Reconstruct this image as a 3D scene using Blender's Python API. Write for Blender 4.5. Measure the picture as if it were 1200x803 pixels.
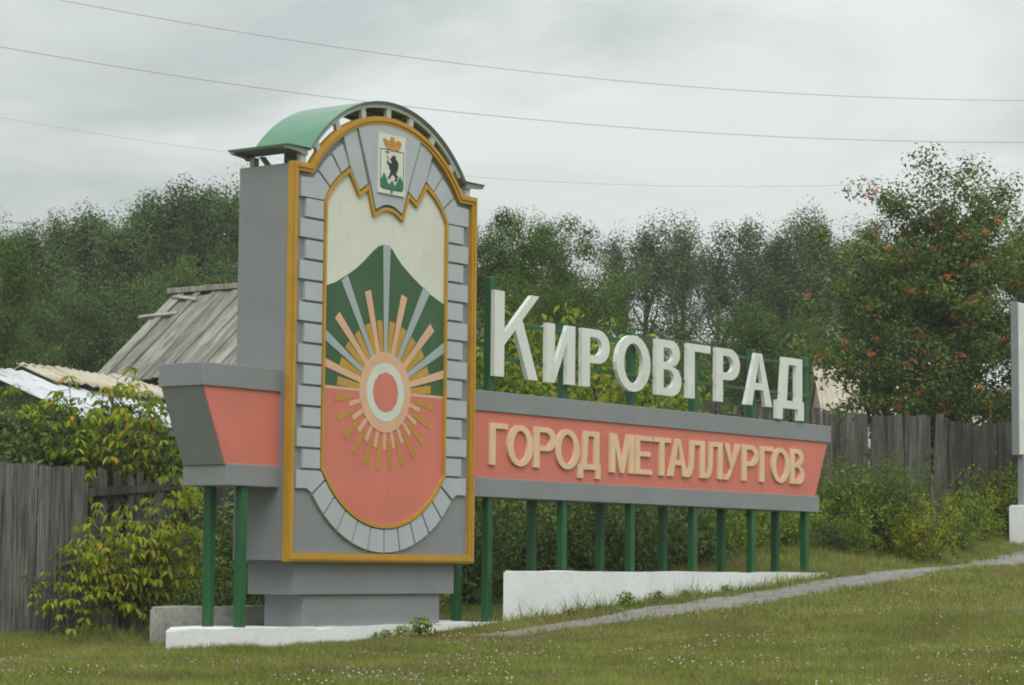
import bpy, bmesh, math, random
import numpy as np
from mathutils import Vector, Matrix
from mathutils.geometry import tessellate_polygon
R = math.radians
for o in list(bpy.data.objects): bpy.data.objects.remove(o)
scene = bpy.context.scene
COL = scene.collection

# ------------------------------------------------------------------ camera
FPX = 2900.0                                  # focal length in photograph pixels (1200 wide)
YAW, PITCH, ROLL = 0.93868983, 0.08990519, 0.00869231
CAM = np.array([-18.05839, -15.92417, 0.9])
_c, _s = math.cos(YAW), math.sin(YAW)
_fw = np.array([_s*math.cos(PITCH), _c*math.cos(PITCH), math.sin(PITCH)])
_r = np.array([_c, -_s, 0.0]); _u = np.cross(_r, _fw)
_rx = math.cos(ROLL)*_r + math.sin(ROLL)*_u
_ux = -math.sin(ROLL)*_r + math.cos(ROLL)*_u
MV = np.array([_rx, -_ux, _fw])
def ray(px, py): return MV.T @ np.array([(px-600)/FPX, (py-401.5)/FPX, 1.0])
def PD(px, py, D): return CAM + ray(px, py)*D                 # point at depth D along a pixel's ray
def PXY(px, D): p = PD(px, 660, D); return float(p[0]), float(p[1])
def proj(p):
    v = MV @ (np.array(p, float)-CAM); return v[0]/v[2]*FPX+600, v[1]/v[2]*FPX+401.5, v[2]
cd = bpy.data.cameras.new('camera'); cam = bpy.data.objects.new('camera', cd); COL.objects.link(cam)
cam.matrix_world = Matrix(((_rx[0], _ux[0], -_fw[0], CAM[0]), (_rx[1], _ux[1], -_fw[1], CAM[1]),
                           (_rx[2], _ux[2], -_fw[2], CAM[2]), (0, 0, 0, 1)))
cd.sensor_width = 36; cd.lens = FPX/1200*36; cd.clip_start = 0.1; cd.clip_end = 3000
scene.camera = cam

# ------------------------------------------------------------------ world, sun, exposure
SUN_EL, SUN_AZ = R(52), R(222)                # direction towards the hidden sun, azimuth clockwise from +Y
w = bpy.data.worlds.new('World'); scene.world = w; w.use_nodes = True
nt = w.node_tree; N = nt.nodes; L = nt.links; N.clear()
def nd(tree, t, **kw):
    n = tree.nodes.new(t)
    for k, v in kw.items(): setattr(n, k, v)
    return n
out = nd(nt, 'ShaderNodeOutputWorld'); bg = nd(nt, 'ShaderNodeBackground')
sky = nd(nt, 'ShaderNodeTexSky'); sky.sky_type = 'NISHITA'; sky.sun_disc = False
sky.sun_elevation = SUN_EL; sky.sun_rotation = SUN_AZ; sky.air_density = 1.0; sky.dust_density = 4.0
tc = nd(nt, 'ShaderNodeTexCoord'); mp = nd(nt, 'ShaderNodeMapping'); mp.inputs['Scale'].default_value = (1.5, 1.5, 4.2)
mp.inputs['Location'].default_value = (1.3, 0.4, 0.2)
nz = nd(nt, 'ShaderNodeTexNoise'); nz.inputs['Scale'].default_value = 3.6; nz.inputs['Detail'].default_value = 7; nz.inputs['Roughness'].default_value = 0.52
nz.inputs['Distortion'].default_value = 0.5
cr = nd(nt, 'ShaderNodeValToRGB')
cr.color_ramp.elements[0].position = 0.37; cr.color_ramp.elements[0].color = (4.8, 5.2, 5.15, 1)
cr.color_ramp.elements[1].position = 0.63; cr.color_ramp.elements[1].color = (6.95, 7.35, 7.15, 1)
mx = nd(nt, 'ShaderNodeMix', data_type='RGBA'); mx.inputs[0].default_value = 0.93
L.new(tc.outputs['Generated'], mp.inputs['Vector']); L.new(mp.outputs['Vector'], nz.inputs['Vector'])
L.new(nz.outputs['Fac'], cr.inputs['Fac']); L.new(sky.outputs['Color'], mx.inputs[6]); L.new(cr.outputs['Color'], mx.inputs[7])
# overcast sky is brighter towards the zenith
sx = nd(nt, 'ShaderNodeSeparateXYZ'); L.new(tc.outputs['Generated'], sx.inputs[0])
mr = nd(nt, 'ShaderNodeMapRange'); mr.inputs['From Min'].default_value = 0.0; mr.inputs['From Max'].default_value = 1.0
mr.inputs['To Min'].default_value = 0.92; mr.inputs['To Max'].default_value = 1.9
L.new(sx.outputs['Z'], mr.inputs['Value'])
mm = nd(nt, 'ShaderNodeMix', data_type='RGBA'); mm.blend_type = 'MULTIPLY'; mm.inputs[0].default_value = 1.0
L.new(mx.outputs[2], mm.inputs[6]); L.new(mr.outputs['Result'], mm.inputs[7])
L.new(mm.outputs[2], bg.inputs['Color']); bg.inputs['Strength'].default_value = 0.10
L.new(bg.outputs[0], out.inputs['Surface'])
sl = bpy.data.lights.new('sun', 'SUN'); sun = bpy.data.objects.new('sun', sl); COL.objects.link(sun)
sl.energy = 1.5; sl.angle = R(35); sl.color = (1.0, 0.97, 0.93)
sd = Vector((math.sin(SUN_AZ)*math.cos(SUN_EL), math.cos(SUN_AZ)*math.cos(SUN_EL), math.sin(SUN_EL)))
sun.rotation_euler = (-sd).to_track_quat('-Z', 'Y').to_euler(); sun.location = (-20, -20, 30)
scene.view_settings.view_transform = 'Standard'; scene.view_settings.look = 'None'
scene.view_settings.exposure = 0.1; scene.view_settings.gamma = 1.0; scene.view_settings.use_curve_mapping = False
scene.render.engine = 'CYCLES'; scene.cycles.filter_width = 1.9
scene.render.resolution_x = 1024; scene.render.resolution_y = 685

# ------------------------------------------------------------------ materials
def srgb(r, g, b):
    f = lambda c: ((c/255+.055)/1.055)**2.4 if c > 10 else c/255/12.92
    return (f(r), f(g), f(b), 1)
def sc(c, k): return tuple(min(1, v*k) for v in c[:3]) + (1,)
def paint(name, col, rough=0.55, var=0.12, scale=2.0, streak=0.10, bump=0.05, bscale=60, spec=0.4, dirt=None, dirt_amt=0.0):
    """painted sheet or plaster: soft blotches, faint vertical streaks, fine bump"""
    m = bpy.data.materials.new(name); m.use_nodes = True; t = m.node_tree; b = t.nodes['Principled BSDF']; l = t.links
    b.inputs['Roughness'].default_value = rough; b.inputs['Specular IOR Level'].default_value = spec
    g = nd(t, 'ShaderNodeNewGeometry')
    n1 = nd(t, 'ShaderNodeTexNoise'); n1.inputs['Scale'].default_value = scale; n1.inputs['Detail'].default_value = 5
    l.new(g.outputs['Position'], n1.inputs['Vector'])
    r1 = nd(t, 'ShaderNodeValToRGB'); r1.color_ramp.elements[0].position = .3; r1.color_ramp.elements[1].position = .72
    r1.color_ramp.elements[0].color = sc(col, 1-var); r1.color_ramp.elements[1].color = sc(col, 1+var*.6)
    l.new(n1.outputs['Fac'], r1.inputs['Fac'])
    mp = nd(t, 'ShaderNodeMapping'); mp.inputs['Scale'].default_value = (9, 9, .35); l.new(g.outputs['Position'], mp.inputs['Vector'])
    n2 = nd(t, 'ShaderNodeTexNoise'); n2.inputs['Scale'].default_value = 2.2; n2.inputs['Detail'].default_value = 4
    l.new(mp.outputs['Vector'], n2.inputs['Vector'])
    r2 = nd(t, 'ShaderNodeValToRGB'); r2.color_ramp.elements[0].position = .35; r2.color_ramp.elements[1].position = .65
    streak *= .55; r2.color_ramp.elements[0].color = (1-streak, 1-streak, 1-streak*1.15, 1); r2.color_ramp.elements[1].color = (1, 1, 1, 1)
    l.new(n2.outputs['Fac'], r2.inputs['Fac'])
    mu = nd(t, 'ShaderNodeMix', data_type='RGBA'); mu.blend_type = 'MULTIPLY'; mu.inputs[0].default_value = 1
    l.new(r1.outputs['Color'], mu.inputs[6]); l.new(r2.outputs['Color'], mu.inputs[7]); last = mu.outputs[2]
    if dirt:
        n3 = nd(t, 'ShaderNodeTexNoise'); n3.inputs['Scale'].default_value = 5; n3.inputs['Detail'].default_value = 8; n3.inputs['Roughness'].default_value = .65
        l.new(g.outputs['Position'], n3.inputs['Vector'])
        r3 = nd(t, 'ShaderNodeValToRGB'); r3.color_ramp.elements[0].position = .52; r3.color_ramp.elements[1].position = .72
        r3.color_ramp.elements[0].color = (0, 0, 0, 1); r3.color_ramp.elements[1].color = (dirt_amt,)*3 + (1,)
        l.new(n3.outputs['Fac'], r3.inputs['Fac'])
        md = nd(t, 'ShaderNodeMix', data_type='RGBA'); l.new(r3.outputs['Color'], md.inputs[0]); l.new(last, md.inputs[6]); md.inputs[7].default_value = dirt
        last = md.outputs[2]
    l.new(last, b.inputs['Base Color'])
    n4 = nd(t, 'ShaderNodeTexNoise'); n4.inputs['Scale'].default_value = bscale; n4.inputs['Detail'].default_value = 3; l.new(g.outputs['Position'], n4.inputs['Vector'])
    bp = nd(t, 'ShaderNodeBump'); bp.inputs['Strength'].default_value = bump; bp.inputs['Distance'].default_value = .02
    n5 = nd(t, 'ShaderNodeTexNoise'); n5.inputs['Scale'].default_value = 1.6; n5.inputs['Detail'].default_value = 1; l.new(g.outputs['Position'], n5.inputs['Vector'])
    b5 = nd(t, 'ShaderNodeBump'); b5.inputs['Strength'].default_value = .35; b5.inputs['Distance'].default_value = .05
    l.new(n5.outputs['Fac'], b5.inputs['Height']); l.new(b5.outputs['Normal'], bp.inputs['Normal'])
    l.new(n4.outputs['Fac'], bp.inputs['Height']); l.new(bp.outputs['Normal'], b.inputs['Normal'])
    return m
def wood(name, c0, c1, c2):
    """weathered grey boards: grain along local Z, per-board tone from the object"""
    m = bpy.data.materials.new(name); m.use_nodes = True; t = m.node_tree; b = t.nodes['Principled BSDF']; l = t.links
    b.inputs['Roughness'].default_value = .9; b.inputs['Specular IOR Level'].default_value = .15
    tcn = nd(t, 'ShaderNodeTexCoord'); oi = nd(t, 'ShaderNodeObjectInfo')
    ad = nd(t, 'ShaderNodeVectorMath', operation='ADD'); cx = nd(t, 'ShaderNodeCombineXYZ')
    mul = nd(t, 'ShaderNodeMath', operation='MULTIPLY'); mul.inputs[1].default_value = 37.0
    l.new(oi.outputs['Random'], mul.inputs[0]); l.new(mul.outputs[0], cx.inputs[0]); l.new(mul.outputs[0], cx.inputs[2])
    l.new(tcn.outputs['Object'], ad.inputs[0]); l.new(cx.outputs[0], ad.inputs[1])
    mp = nd(t, 'ShaderNodeMapping'); mp.inputs['Scale'].default_value = (30, 30, 1.6); l.new(ad.outputs[0], mp.inputs['Vector'])
    n1 = nd(t, 'ShaderNodeTexNoise'); n1.inputs['Scale'].default_value = 1.2; n1.inputs['Detail'].default_value = 7; n1.inputs['Roughness'].default_value = .62
    l.new(mp.outputs['Vector'], n1.inputs['Vector'])
    r1 = nd(t, 'ShaderNodeValToRGB'); e = r1.color_ramp.elements; e[0].position = .28; e[0].color = c0; e[1].position = .5; e[1].color = c1
    e2 = e.new(.74); e2.color = c2; l.new(n1.outputs['Fac'], r1.inputs['Fac'])
    mp2 = nd(t, 'ShaderNodeMapping'); mp2.inputs['Scale'].default_value = (4, 4, .9); l.new(ad.outputs[0], mp2.inputs['Vector'])
    n2 = nd(t, 'ShaderNodeTexNoise'); n2.inputs['Scale'].default_value = 1.5; n2.inputs['Detail'].default_value = 4; l.new(mp2.outputs['Vector'], n2.inputs['Vector'])
    mr = nd(t, 'ShaderNodeMapRange'); mr.inputs['From Min'].default_value = .3; mr.inputs['From Max'].default_value = .7; mr.inputs['To Min'].default_value = .65; mr.inputs['To Max'].default_value = 1.2
    l.new(n2.outputs['Fac'], mr.inputs['Value'])
    mr2 = nd(t, 'ShaderNodeMapRange'); mr2.inputs['To Min'].default_value = .72; mr2.inputs['To Max'].default_value = 1.22; l.new(oi.outputs['Random'], mr2.inputs['Value'])
    mm = nd(t, 'ShaderNodeMath', operation='MULTIPLY'); l.new(mr.outputs[0], mm.inputs[0]); l.new(mr2.outputs[0], mm.inputs[1])
    mu = nd(t, 'ShaderNodeMix', data_type='RGBA'); mu.blend_type = 'MULTIPLY'; mu.inputs[0].default_value = 1
    l.new(r1.outputs['Color'], mu.inputs[6]); l.new(mm.outputs[0], mu.inputs[7]); l.new(mu.outputs[2], b.inputs['Base Color'])
    bp = nd(t, 'ShaderNodeBump'); bp.inputs['Strength'].default_value = .5; bp.inputs['Distance'].default_value = .01
    l.new(n1.outputs['Fac'], bp.inputs['Height']); l.new(bp.outputs['Normal'], b.inputs['Normal'])
    return m
def leafmat(name, dark, mid, light, trans=.3, accent=None, acc_at=.95, nscale=.9, rough=.6, patch=None):
    """foliage: every leaf its own tone, larger light and dark drifts"""
    m = bpy.data.materials.new(name); m.use_nodes = True; t = m.node_tree; b = t.nodes['Principled BSDF']; l = t.links
    b.inputs['Roughness'].default_value = .75; b.inputs['Specular IOR Level'].default_value = .15
    g = nd(t, 'ShaderNodeNewGeometry'); oi = nd(t, 'ShaderNodeObjectInfo')
    n1 = nd(t, 'ShaderNodeTexNoise'); n1.inputs['Scale'].default_value = nscale; n1.inputs['Detail'].default_value = 3
    l.new(g.outputs['Position'], n1.inputs['Vector'])
    a = nd(t, 'ShaderNodeMath', operation='MULTIPLY_ADD'); a.inputs[1].default_value = .55; a.inputs[2].default_value = -.28
    l.new(g.outputs['Random Per Island'], a.inputs[0])
    s_ = nd(t, 'ShaderNodeMath', operation='ADD'); l.new(a.outputs[0], s_.inputs[0]); l.new(n1.outputs['Fac'], s_.inputs[1])
    a2 = nd(t, 'ShaderNodeMath', operation='MULTIPLY_ADD'); a2.inputs[1].default_value = .24; a2.inputs[2].default_value = -.12; l.new(oi.outputs['Random'], a2.inputs[0])
    s2 = nd(t, 'ShaderNodeMath', operation='ADD'); l.new(s_.outputs[0], s2.inputs[0]); l.new(a2.outputs[0], s2.inputs[1])
    r1 = nd(t, 'ShaderNodeValToRGB'); e = r1.color_ramp.elements; e[0].position = .22; e[0].color = dark; e[1].position = .5; e[1].color = mid
    e2 = e.new(.8); e2.color = light; l.new(s2.outputs[0], r1.inputs['Fac']); last = r1.outputs['Color']
    if accent:
        gt = nd(t, 'ShaderNodeMath', operation='GREATER_THAN'); gt.inputs[1].default_value = acc_at
        l.new(g.outputs['Random Per Island'], gt.inputs[0])
        mx = nd(t, 'ShaderNodeMix', data_type='RGBA'); l.new(gt.outputs[0], mx.inputs[0]); l.new(last, mx.inputs[6]); mx.inputs[7].default_value = accent; last = mx.outputs[2]
    if patch:
        n6 = nd(t, 'ShaderNodeTexNoise'); n6.inputs['Scale'].default_value = patch[1]; n6.inputs['Detail'].default_value = 4; l.new(g.outputs['Position'], n6.inputs['Vector'])
        m6 = nd(t, 'ShaderNodeMapRange'); m6.inputs['From Min'].default_value = .5; m6.inputs['From Max'].default_value = .68; m6.inputs['To Max'].default_value = .75; l.new(n6.outputs['Fac'], m6.inputs['Value'])
        x6 = nd(t, 'ShaderNodeMix', data_type='RGBA'); l.new(m6.outputs[0], x6.inputs[0]); l.new(last, x6.inputs[6]); x6.inputs[7].default_value = patch[0]; last = x6.outputs[2]
    l.new(last, b.inputs['Base Color'])
    tr = nd(t, 'ShaderNodeBsdfTranslucent'); l.new(last, tr.inputs['Color'])
    ms = nd(t, 'ShaderNodeMixShader'); ms.inputs[0].default_value = trans
    o = t.nodes['Material Output']; l.new(b.outputs[0], ms.inputs[1]); l.new(tr.outputs[0], ms.inputs[2]); l.new(ms.outputs[0], o.inputs['Surface'])
    return m
M = {}
M['grey'] = paint('grey_sheet_paint', (.238, .252, .262, 1), .5, .07, 1.2, .07, dirt=(.16, .165, .16, 1), dirt_amt=.16)
M['darkgrey'] = paint('dark_grey_paint', (.235, .25, .26, 1), .55, .08, 1.2, .08)
M['quoin'] = paint('pale_grey_block_paint', (.43, .47, .495, 1), .55, .07, 2.5, .05)
M['yellow'] = paint('ochre_frame_paint', (.50, .275, .028, 1), .45, .12, 3.5, .10, dirt=(.26, .16, .05, 1), dirt_amt=.35)
M['cream'] = paint('cream_mural_paint', (.67, .685, .60, 1), .5, .06, 1.5, .08, dirt=(.42, .36, .25, 1), dirt_amt=.22)
M['green_hill'] = paint('green_mural_paint', (.045, .115, .05, 1), .5, .15, 2.5, .08)
M['red'] = paint('coral_red_paint', (.63, .185, .135, 1), .5, .08, 1.6, .09, dirt=(.46, .17, .125, 1), dirt_amt=.18)
M['peach'] = paint('peach_mural_paint', (.68, .42, .27, 1), .5, .08, 3, .06)
M['white'] = paint('white_letter_paint', (.70, .73, .69, 1), .45, .06, 3, .10, dirt=(.36, .34, .27, 1), dirt_amt=.25)
M['ringwhite'] = paint('white_ring_paint', (.62, .66, .58, 1), .5, .06, 3, .05)
M['bluegrey'] = paint('blue_grey_ray_paint', (.36, .42, .43, 1), .5, .06, 3, .05)
M['gold'] = paint('ochre_ray_paint', (.50, .29, .045, 1), .5, .1, 4, .06)
M['goldred'] = paint('faded_ochre_ray_paint', (.50, .255, .05, 1), .5, .1, 6, .1)
M['letter2'] = paint('sand_letter_paint', (.74, .52, .33, 1), .5, .08, 4, .05)
M['post'] = paint('green_post_paint', (.018, .105, .035, 1), .4, .2, 3, .12, dirt=(.05, .06, .035, 1), dirt_amt=.45)
M['canopy'] = paint('green_canopy_sheet', (.06, .22, .115, 1), .22, .08, 2, .08, bump=.02, spec=.7)
M['zinc'] = paint('grey_canopy_underside', (.26, .27, .25, 1), .5, .10, 4, .1)
M['strut'] = paint('light_grey_strut_paint', (.47, .49, .47, 1), .5, .08, 5, .08)
M['whitewash'] = paint('whitewashed_concrete', (.78, .80, .81, 1), .85, .05, 2.4, .05, bump=.3, bscale=18, dirt=(.40, .39, .34, 1), dirt_amt=.16)
M['concrete'] = paint('weathered_concrete', (.42, .405, .36, 1), .9, .22, 4, .18, bump=.5, bscale=20, dirt=(.07, .07, .055, 1), dirt_amt=.8)
M['blackp'] = paint('black_emblem_paint', (.025, .028, .025, 1), .5, .1)
M['crestwhite'] = paint('white_emblem_plate', (.68, .70, .62, 1), .4, .05)
M['crestgold'] = paint('orange_gold_emblem_paint', (.56, .25, .035, 1), .5, .15, 14)
M['crestgreen'] = paint('green_emblem_paint', (.03, .19, .09, 1), .5, .1)
M['fence'] = wood('weathered_fence_wood', (.04, .039, .036, 1), (.175, .172, .162, 1), (.32, .315, .295, 1))
M['fence_dark'] = wood('dark_fence_wood', (.034, .031, .027, 1), (.105, .098, .088, 1), (.185, .176, .155, 1))
M['roofwood'] = wood('weathered_roof_boards', (.09, .085, .074, 1), (.27, .258, .225, 1), (.42, .40, .35, 1))
M['roofwhite'] = paint('pale_roof_sheet', (.60, .63, .66, 1), .6, .12, 1.5, .1, dirt=(.10, .10, .08, 1), dirt_amt=.75)
M['slate'] = paint('beige_corrugated_slate', (.52, .47, .37, 1), .9, .2, 1.8, .12, bump=.2, dirt=(.13, .12, .08, 1), dirt_amt=.6)
M['housewall'] = paint('pale_house_wall', (.58, .59, .58, 1), .85, .1, 1, .1)
M['wirem'] = paint('wire_rubber', (.36, .37, .37, 1), .6, .05)
M['bark'] = paint('bark', (.085, .075, .06, 1), .95, .35, 6, .3, bump=.6, bscale=25)
M['barkpale'] = paint('pale_bark', (.14, .13, .105, 1), .95, .35, 6, .3, bump=.5, bscale=25)

# ------------------------------------------------------------------ object helpers
def tag(o, label=None, cat=None, group=None, kind=None):
    if label: o['label'] = label
    if cat: o['category'] = cat
    if group: o['group'] = group
    if kind: o['kind'] = kind
    return o
def empty(name, loc=(0, 0, 0), rz=0):
    o = bpy.data.objects.new(name, None); COL.objects.link(o); o.location = loc; o.rotation_euler = (0, 0, rz); o.empty_display_size = .2
    return o
def link(name, me, mat=None, parent=None):
    o = bpy.data.objects.new(name, me); COL.objects.link(o)
    if mat is not None and not me.materials: me.materials.append(M[mat] if isinstance(mat, str) else mat)
    elif mat is not None:                     # shared mesh, own material
        mm_ = M[mat] if isinstance(mat, str) else mat
        if me.materials[0] is not mm_: o.material_slots[0].link = 'OBJECT'; o.material_slots[0].material = mm_
    if parent is not None: o.parent = parent
    return o
def from_bm(name, bm, mat, parent=None, smooth=False):
    bmesh.ops.recalc_face_normals(bm, faces=bm.faces)
    me = bpy.data.meshes.new(name); bm.to_mesh(me); bm.free()
    if smooth:
        for p in me.polygons: p.use_smooth = True
    return link(name, me, mat, parent)
def add_box(bm, x0, x1, y0, y1, z0, z1, bevel=0.0):
    r = bmesh.ops.create_cube(bm, size=1)
    vs = r['verts']
    for v in vs: v.co = Vector(((x0+x1)/2+v.co.x*(x1-x0), (y0+y1)/2+v.co.y*(y1-y0), (z0+z1)/2+v.co.z*(z1-z0)))
    if bevel:
        es = list({e for v in vs for e in v.link_edges})
        bmesh.ops.bevel(bm, geom=es, offset=bevel, segments=1, affect='EDGES')
    return vs
def box(name, x0, x1, y0, y1, z0, z1, mat, parent=None, bevel=.006):
    bm = bmesh.new(); add_box(bm, x0, x1, y0, y1, z0, z1, bevel); return from_bm(name, bm, mat, parent)
def prism_bm(bm, loops, y0, y1):
    """extruded polygon in the XZ plane (loops[0] outline, others holes)"""
    tris = tessellate_polygon([[Vector((u, z, 0)) for u, z in lp] for lp in loops])
    flat = [p for lp in loops for p in lp]
    f = [bm.verts.new((u, y0, z)) for u, z in flat]; b = [bm.verts.new((u, y1, z)) for u, z in flat]
    for a, c, d in tris:
        try:
            bm.faces.new((f[a], f[c], f[d])); bm.faces.new((b[d], b[c], b[a]))
        except ValueError: pass
    k = 0
    for lp in loops:
        n = len(lp)
        for i in range(n):
            j = (i+1) % n
            bm.faces.new((f[k+i], f[k+j], b[k+j], b[k+i]))
        k += n
def prism(name, loops, y0, y1, mat, parent=None):
    if not isinstance(loops[0][0], (tuple, list)): loops = [loops]
    bm = bmesh.new(); prism_bm(bm, loops, y0, y1); return from_bm(name, bm, mat, parent)
def offset_poly(p, d):
    """inward offset of a polygon by d"""
    a = sum(p[i][0]*p[(i+1) % len(p)][1]-p[(i+1) % len(p)][0]*p[i][1] for i in range(len(p)))
    if a < 0: p = p[::-1]
    o = []; n = len(p)
    for i in range(n):
        p0, p1, p2 = Vector(p[i-1]), Vector(p[i]), Vector(p[(i+1) % n])
        e1 = (p1-p0).normalized(); e2 = (p2-p1).normalized()
        n1 = Vector((-e1.y, e1.x)); n2 = Vector((-e2.y, e2.x))
        k = (n1+n2); k = k/max(.35, k.dot(n1)) if k.length > 1e-6 else n1
        o.append(tuple(p1+k*d))
    return o
def arc(cx, cz, r, a0, a1, n, rz=None):
    """points on an arc; angles in degrees from straight up, clockwise"""
    rz = rz or r
    return [(cx+r*math.sin(R(a0+(a1-a0)*i/n)), cz+rz*math.cos(R(a0+(a1-a0)*i/n))) for i in range(n+1)]
def tube_bm(bm, pts, rads, seg=6):
    pts = [Vector(p) for p in pts]; prev = None; rings = []
    for i, p in enumerate(pts):
        d = (pts[min(i+1, len(pts)-1)]-pts[max(i-1, 0)]).normalized()
        a = d.orthogonal().normalized() if prev is None else (prev-d*prev.dot(d)).normalized()
        prev = a; b = d.cross(a)
        rings.append([bm.verts.new(p+(a*math.cos(6.28318*k/seg)+b*math.sin(6.28318*k/seg))*rads[i]) for k in range(seg)])
    for i in range(len(rings)-1):
        for k in range(seg):
            bm.faces.new((rings[i][k], rings[i][(k+1) % seg], rings[i+1][(k+1) % seg], rings[i+1][k]))
    bm.faces.new(rings[-1]); bm.faces.new(rings[0][::-1])
def copy_tree(o, parent=None):
    c = o.copy(); COL.objects.link(c); c.parent = parent
    for ch in list(o.children):
        copy_tree(ch, c)
    return c

# ------------------------------------------------------------------ ground
HX = np.array([-400, -60, -6, -1.6, .2, 2.2, 3.54, 5.37, 7.19, 9.2, 10.6, 13, 16.6, 20, 30, 60, 400.])
HZ = np.array([-.05, 0, .05, .10, .10, .17, .30, .42, .54, .67, .79, .87, .95, 1.09, 1.3, 1.5, 1.7])
def sst(t): t = np.clip(t, 0, 1); return t*t*(3-2*t)
def gh(x, y):
    x = np.asarray(x, float); y = np.asarray(y, float)
    z = (np.interp(x-.35, HX, HZ)+np.interp(x, HX, HZ)+np.interp(x+.35, HX, HZ))/3
    z = z + .30*sst((y-.9)/2.2)*sst((x-9)/4.5)
    z = z + .012*np.sin(x*2.1+y*1.3)*np.cos(y*1.7-x*.6) + .006*np.sin(x*5.3-y*4.1)
    return z
PATH = [(560, 747, 24.6), (600, 743.5, 25.2), (675, 735, 26.6), (750, 722, 28.2), (840, 709, 30.2), (900, 699, 31.6), (960, 690, 33.2), (1020, 680, 35.2), (1100, 667.5, 38.5), (1200, 657.5, 42.5)]
def ground_hit(px, py):
    lo, hi = 8.0, 90.0
    last = None
    for D in np.arange(10, 80, .1):
        p = PD(px, py, D)
        if p[2] <= gh(p[0], p[1]): return D
    return None
def make_ground():
    xs = np.unique(np.concatenate([np.linspace(-150, -24, 10), np.linspace(-24, 40, 214), np.linspace(40, 170, 12)]))
    ys = np.unique(np.concatenate([np.linspace(-150, -20, 10), np.linspace(-20, 20, 134), np.linspace(20, 170, 14)]))
    X, Y = np.meshgrid(xs, ys); Z = gh(X, Y)
    v = np.stack([X, Y, Z], -1).reshape(-1, 3); nx = len(xs); ny = len(ys)
    i, j = np.meshgrid(np.arange(nx-1), np.arange(ny-1)); a = (j*nx+i).ravel()
    f = np.stack([a, a+1, a+nx+1, a+nx], -1)
    me = bpy.data.meshes.new('ground'); me.from_pydata(v.tolist(), [], f.tolist()); me.update()
    for p in me.polygons: p.use_smooth = True
    m = bpy.data.materials.new('turf_soil'); m.use_nodes = True; t = m.node_tree; b = t.nodes['Principled BSDF']; l = t.links
    b.inputs['Roughness'].default_value = .95; b.inputs['Specular IOR Level'].default_value = .1
    g = nd(t, 'ShaderNodeNewGeometry')
    n1 = nd(t, 'ShaderNodeTexNoise'); n1.inputs['Scale'].default_value = 1.1; n1.inputs['Detail'].default_value = 9; n1.inputs['Roughness'].default_value = .7
    l.new(g.outputs['Position'], n1.inputs['Vector'])
    r = nd(t, 'ShaderNodeValToRGB'); e = r.color_ramp.elements; e[0].position = .3; e[0].color = (.10, .112, .036, 1); e[1].position = .55; e[1].color = (.17, .172, .06, 1)
    e2 = e.new(.72); e2.color = (.21, .175, .09, 1)
    l.new(n1.outputs['Fac'], r.inputs['Fac']); l.new(r.outputs['Color'], b.inputs['Base Color'])
    bp = nd(t, 'ShaderNodeBump'); bp.inputs['Strength'].default_value = .6; bp.inputs['Distance'].default_value = .03
    n2 = nd(t, 'ShaderNodeTexNoise'); n2.inputs['Scale'].default_value = 30; n2.inputs['Detail'].default_value = 5; l.new(g.outputs['Position'], n2.inputs['Vector'])
    l.new(n2.outputs['Fac'], bp.inputs['Height']); l.new(bp.outputs['Normal'], b.inputs['Normal'])
    me.materials.append(m)
    o = link('ground', me); tag(o, kind='structure')
make_ground()
# trodden asphalt path climbing past the sign
pc = []
for px, py, Dg in PATH:
    D = ground_hit(px, py) or Dg
    D = D if abs(D-Dg) < 5 else Dg
    p = PD(px, py, D); pc.append((p[0], p[1]))
pc = np.array(pc)
d_end = (pc[-1]-pc[-3]); d_end /= np.linalg.norm(d_end)
pc = np.vstack([pc, pc[-1]+d_end*6, pc[-1]+d_end*25])
tt = np.concatenate([[0], np.cumsum(np.linalg.norm(np.diff(pc, axis=0), axis=1))])
ts = np.arange(0, tt[-1], .2)
PCX = np.interp(ts, tt, pc[:, 0]); PCY = np.interp(ts, tt, pc[:, 1])
for _ in range(10):
    PCX[1:-1] = (PCX[:-2]+2*PCX[1:-1]+PCX[2:])/4; PCY[1:-1] = (PCY[:-2]+2*PCY[1:-1]+PCY[2:])/4
PW = np.clip(.16+.10*ts, .16, .50)
def make_path():
    rng = np.random.default_rng(4); n = len(ts)
    tx = np.gradient(PCX); ty = np.gradient(PCY); k = np.hypot(tx, ty); nx_, ny_ = -ty/k, tx/k
    cols = np.linspace(-1, 1, 7); v = []; f = []
    jl = np.convolve(rng.normal(0, .09, n), np.ones(3)/3, 'same'); jr = np.convolve(rng.normal(0, .09, n), np.ones(3)/3, 'same')
    for i in range(n):
        for c in cols:
            wv = PW[i]+(jl[i] if c < 0 else jr[i]); x = PCX[i]+nx_[i]*c*wv; y = PCY[i]+ny_[i]*c*wv
            v.append((x, y, float(gh(x, y))+.014-.010*abs(c)**4))
    m = len(cols)
    for i in range(n-1):
        for j in range(m-1): f.append((i*m+j, i*m+j+1, (i+1)*m+j+1, (i+1)*m+j))
    me = bpy.data.meshes.new('path'); me.from_pydata(v, [], f); me.update()
    for p in me.polygons: p.use_smooth = True
    M['asphalt'] = paint('worn_asphalt', (.26, .255, .24, 1), .95, .25, 4, .0, bump=.5, bscale=40, dirt=(.11, .11, .07, 1), dirt_amt=.5)
    tag(link('path', me, 'asphalt'), kind='structure')
make_path()

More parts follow.
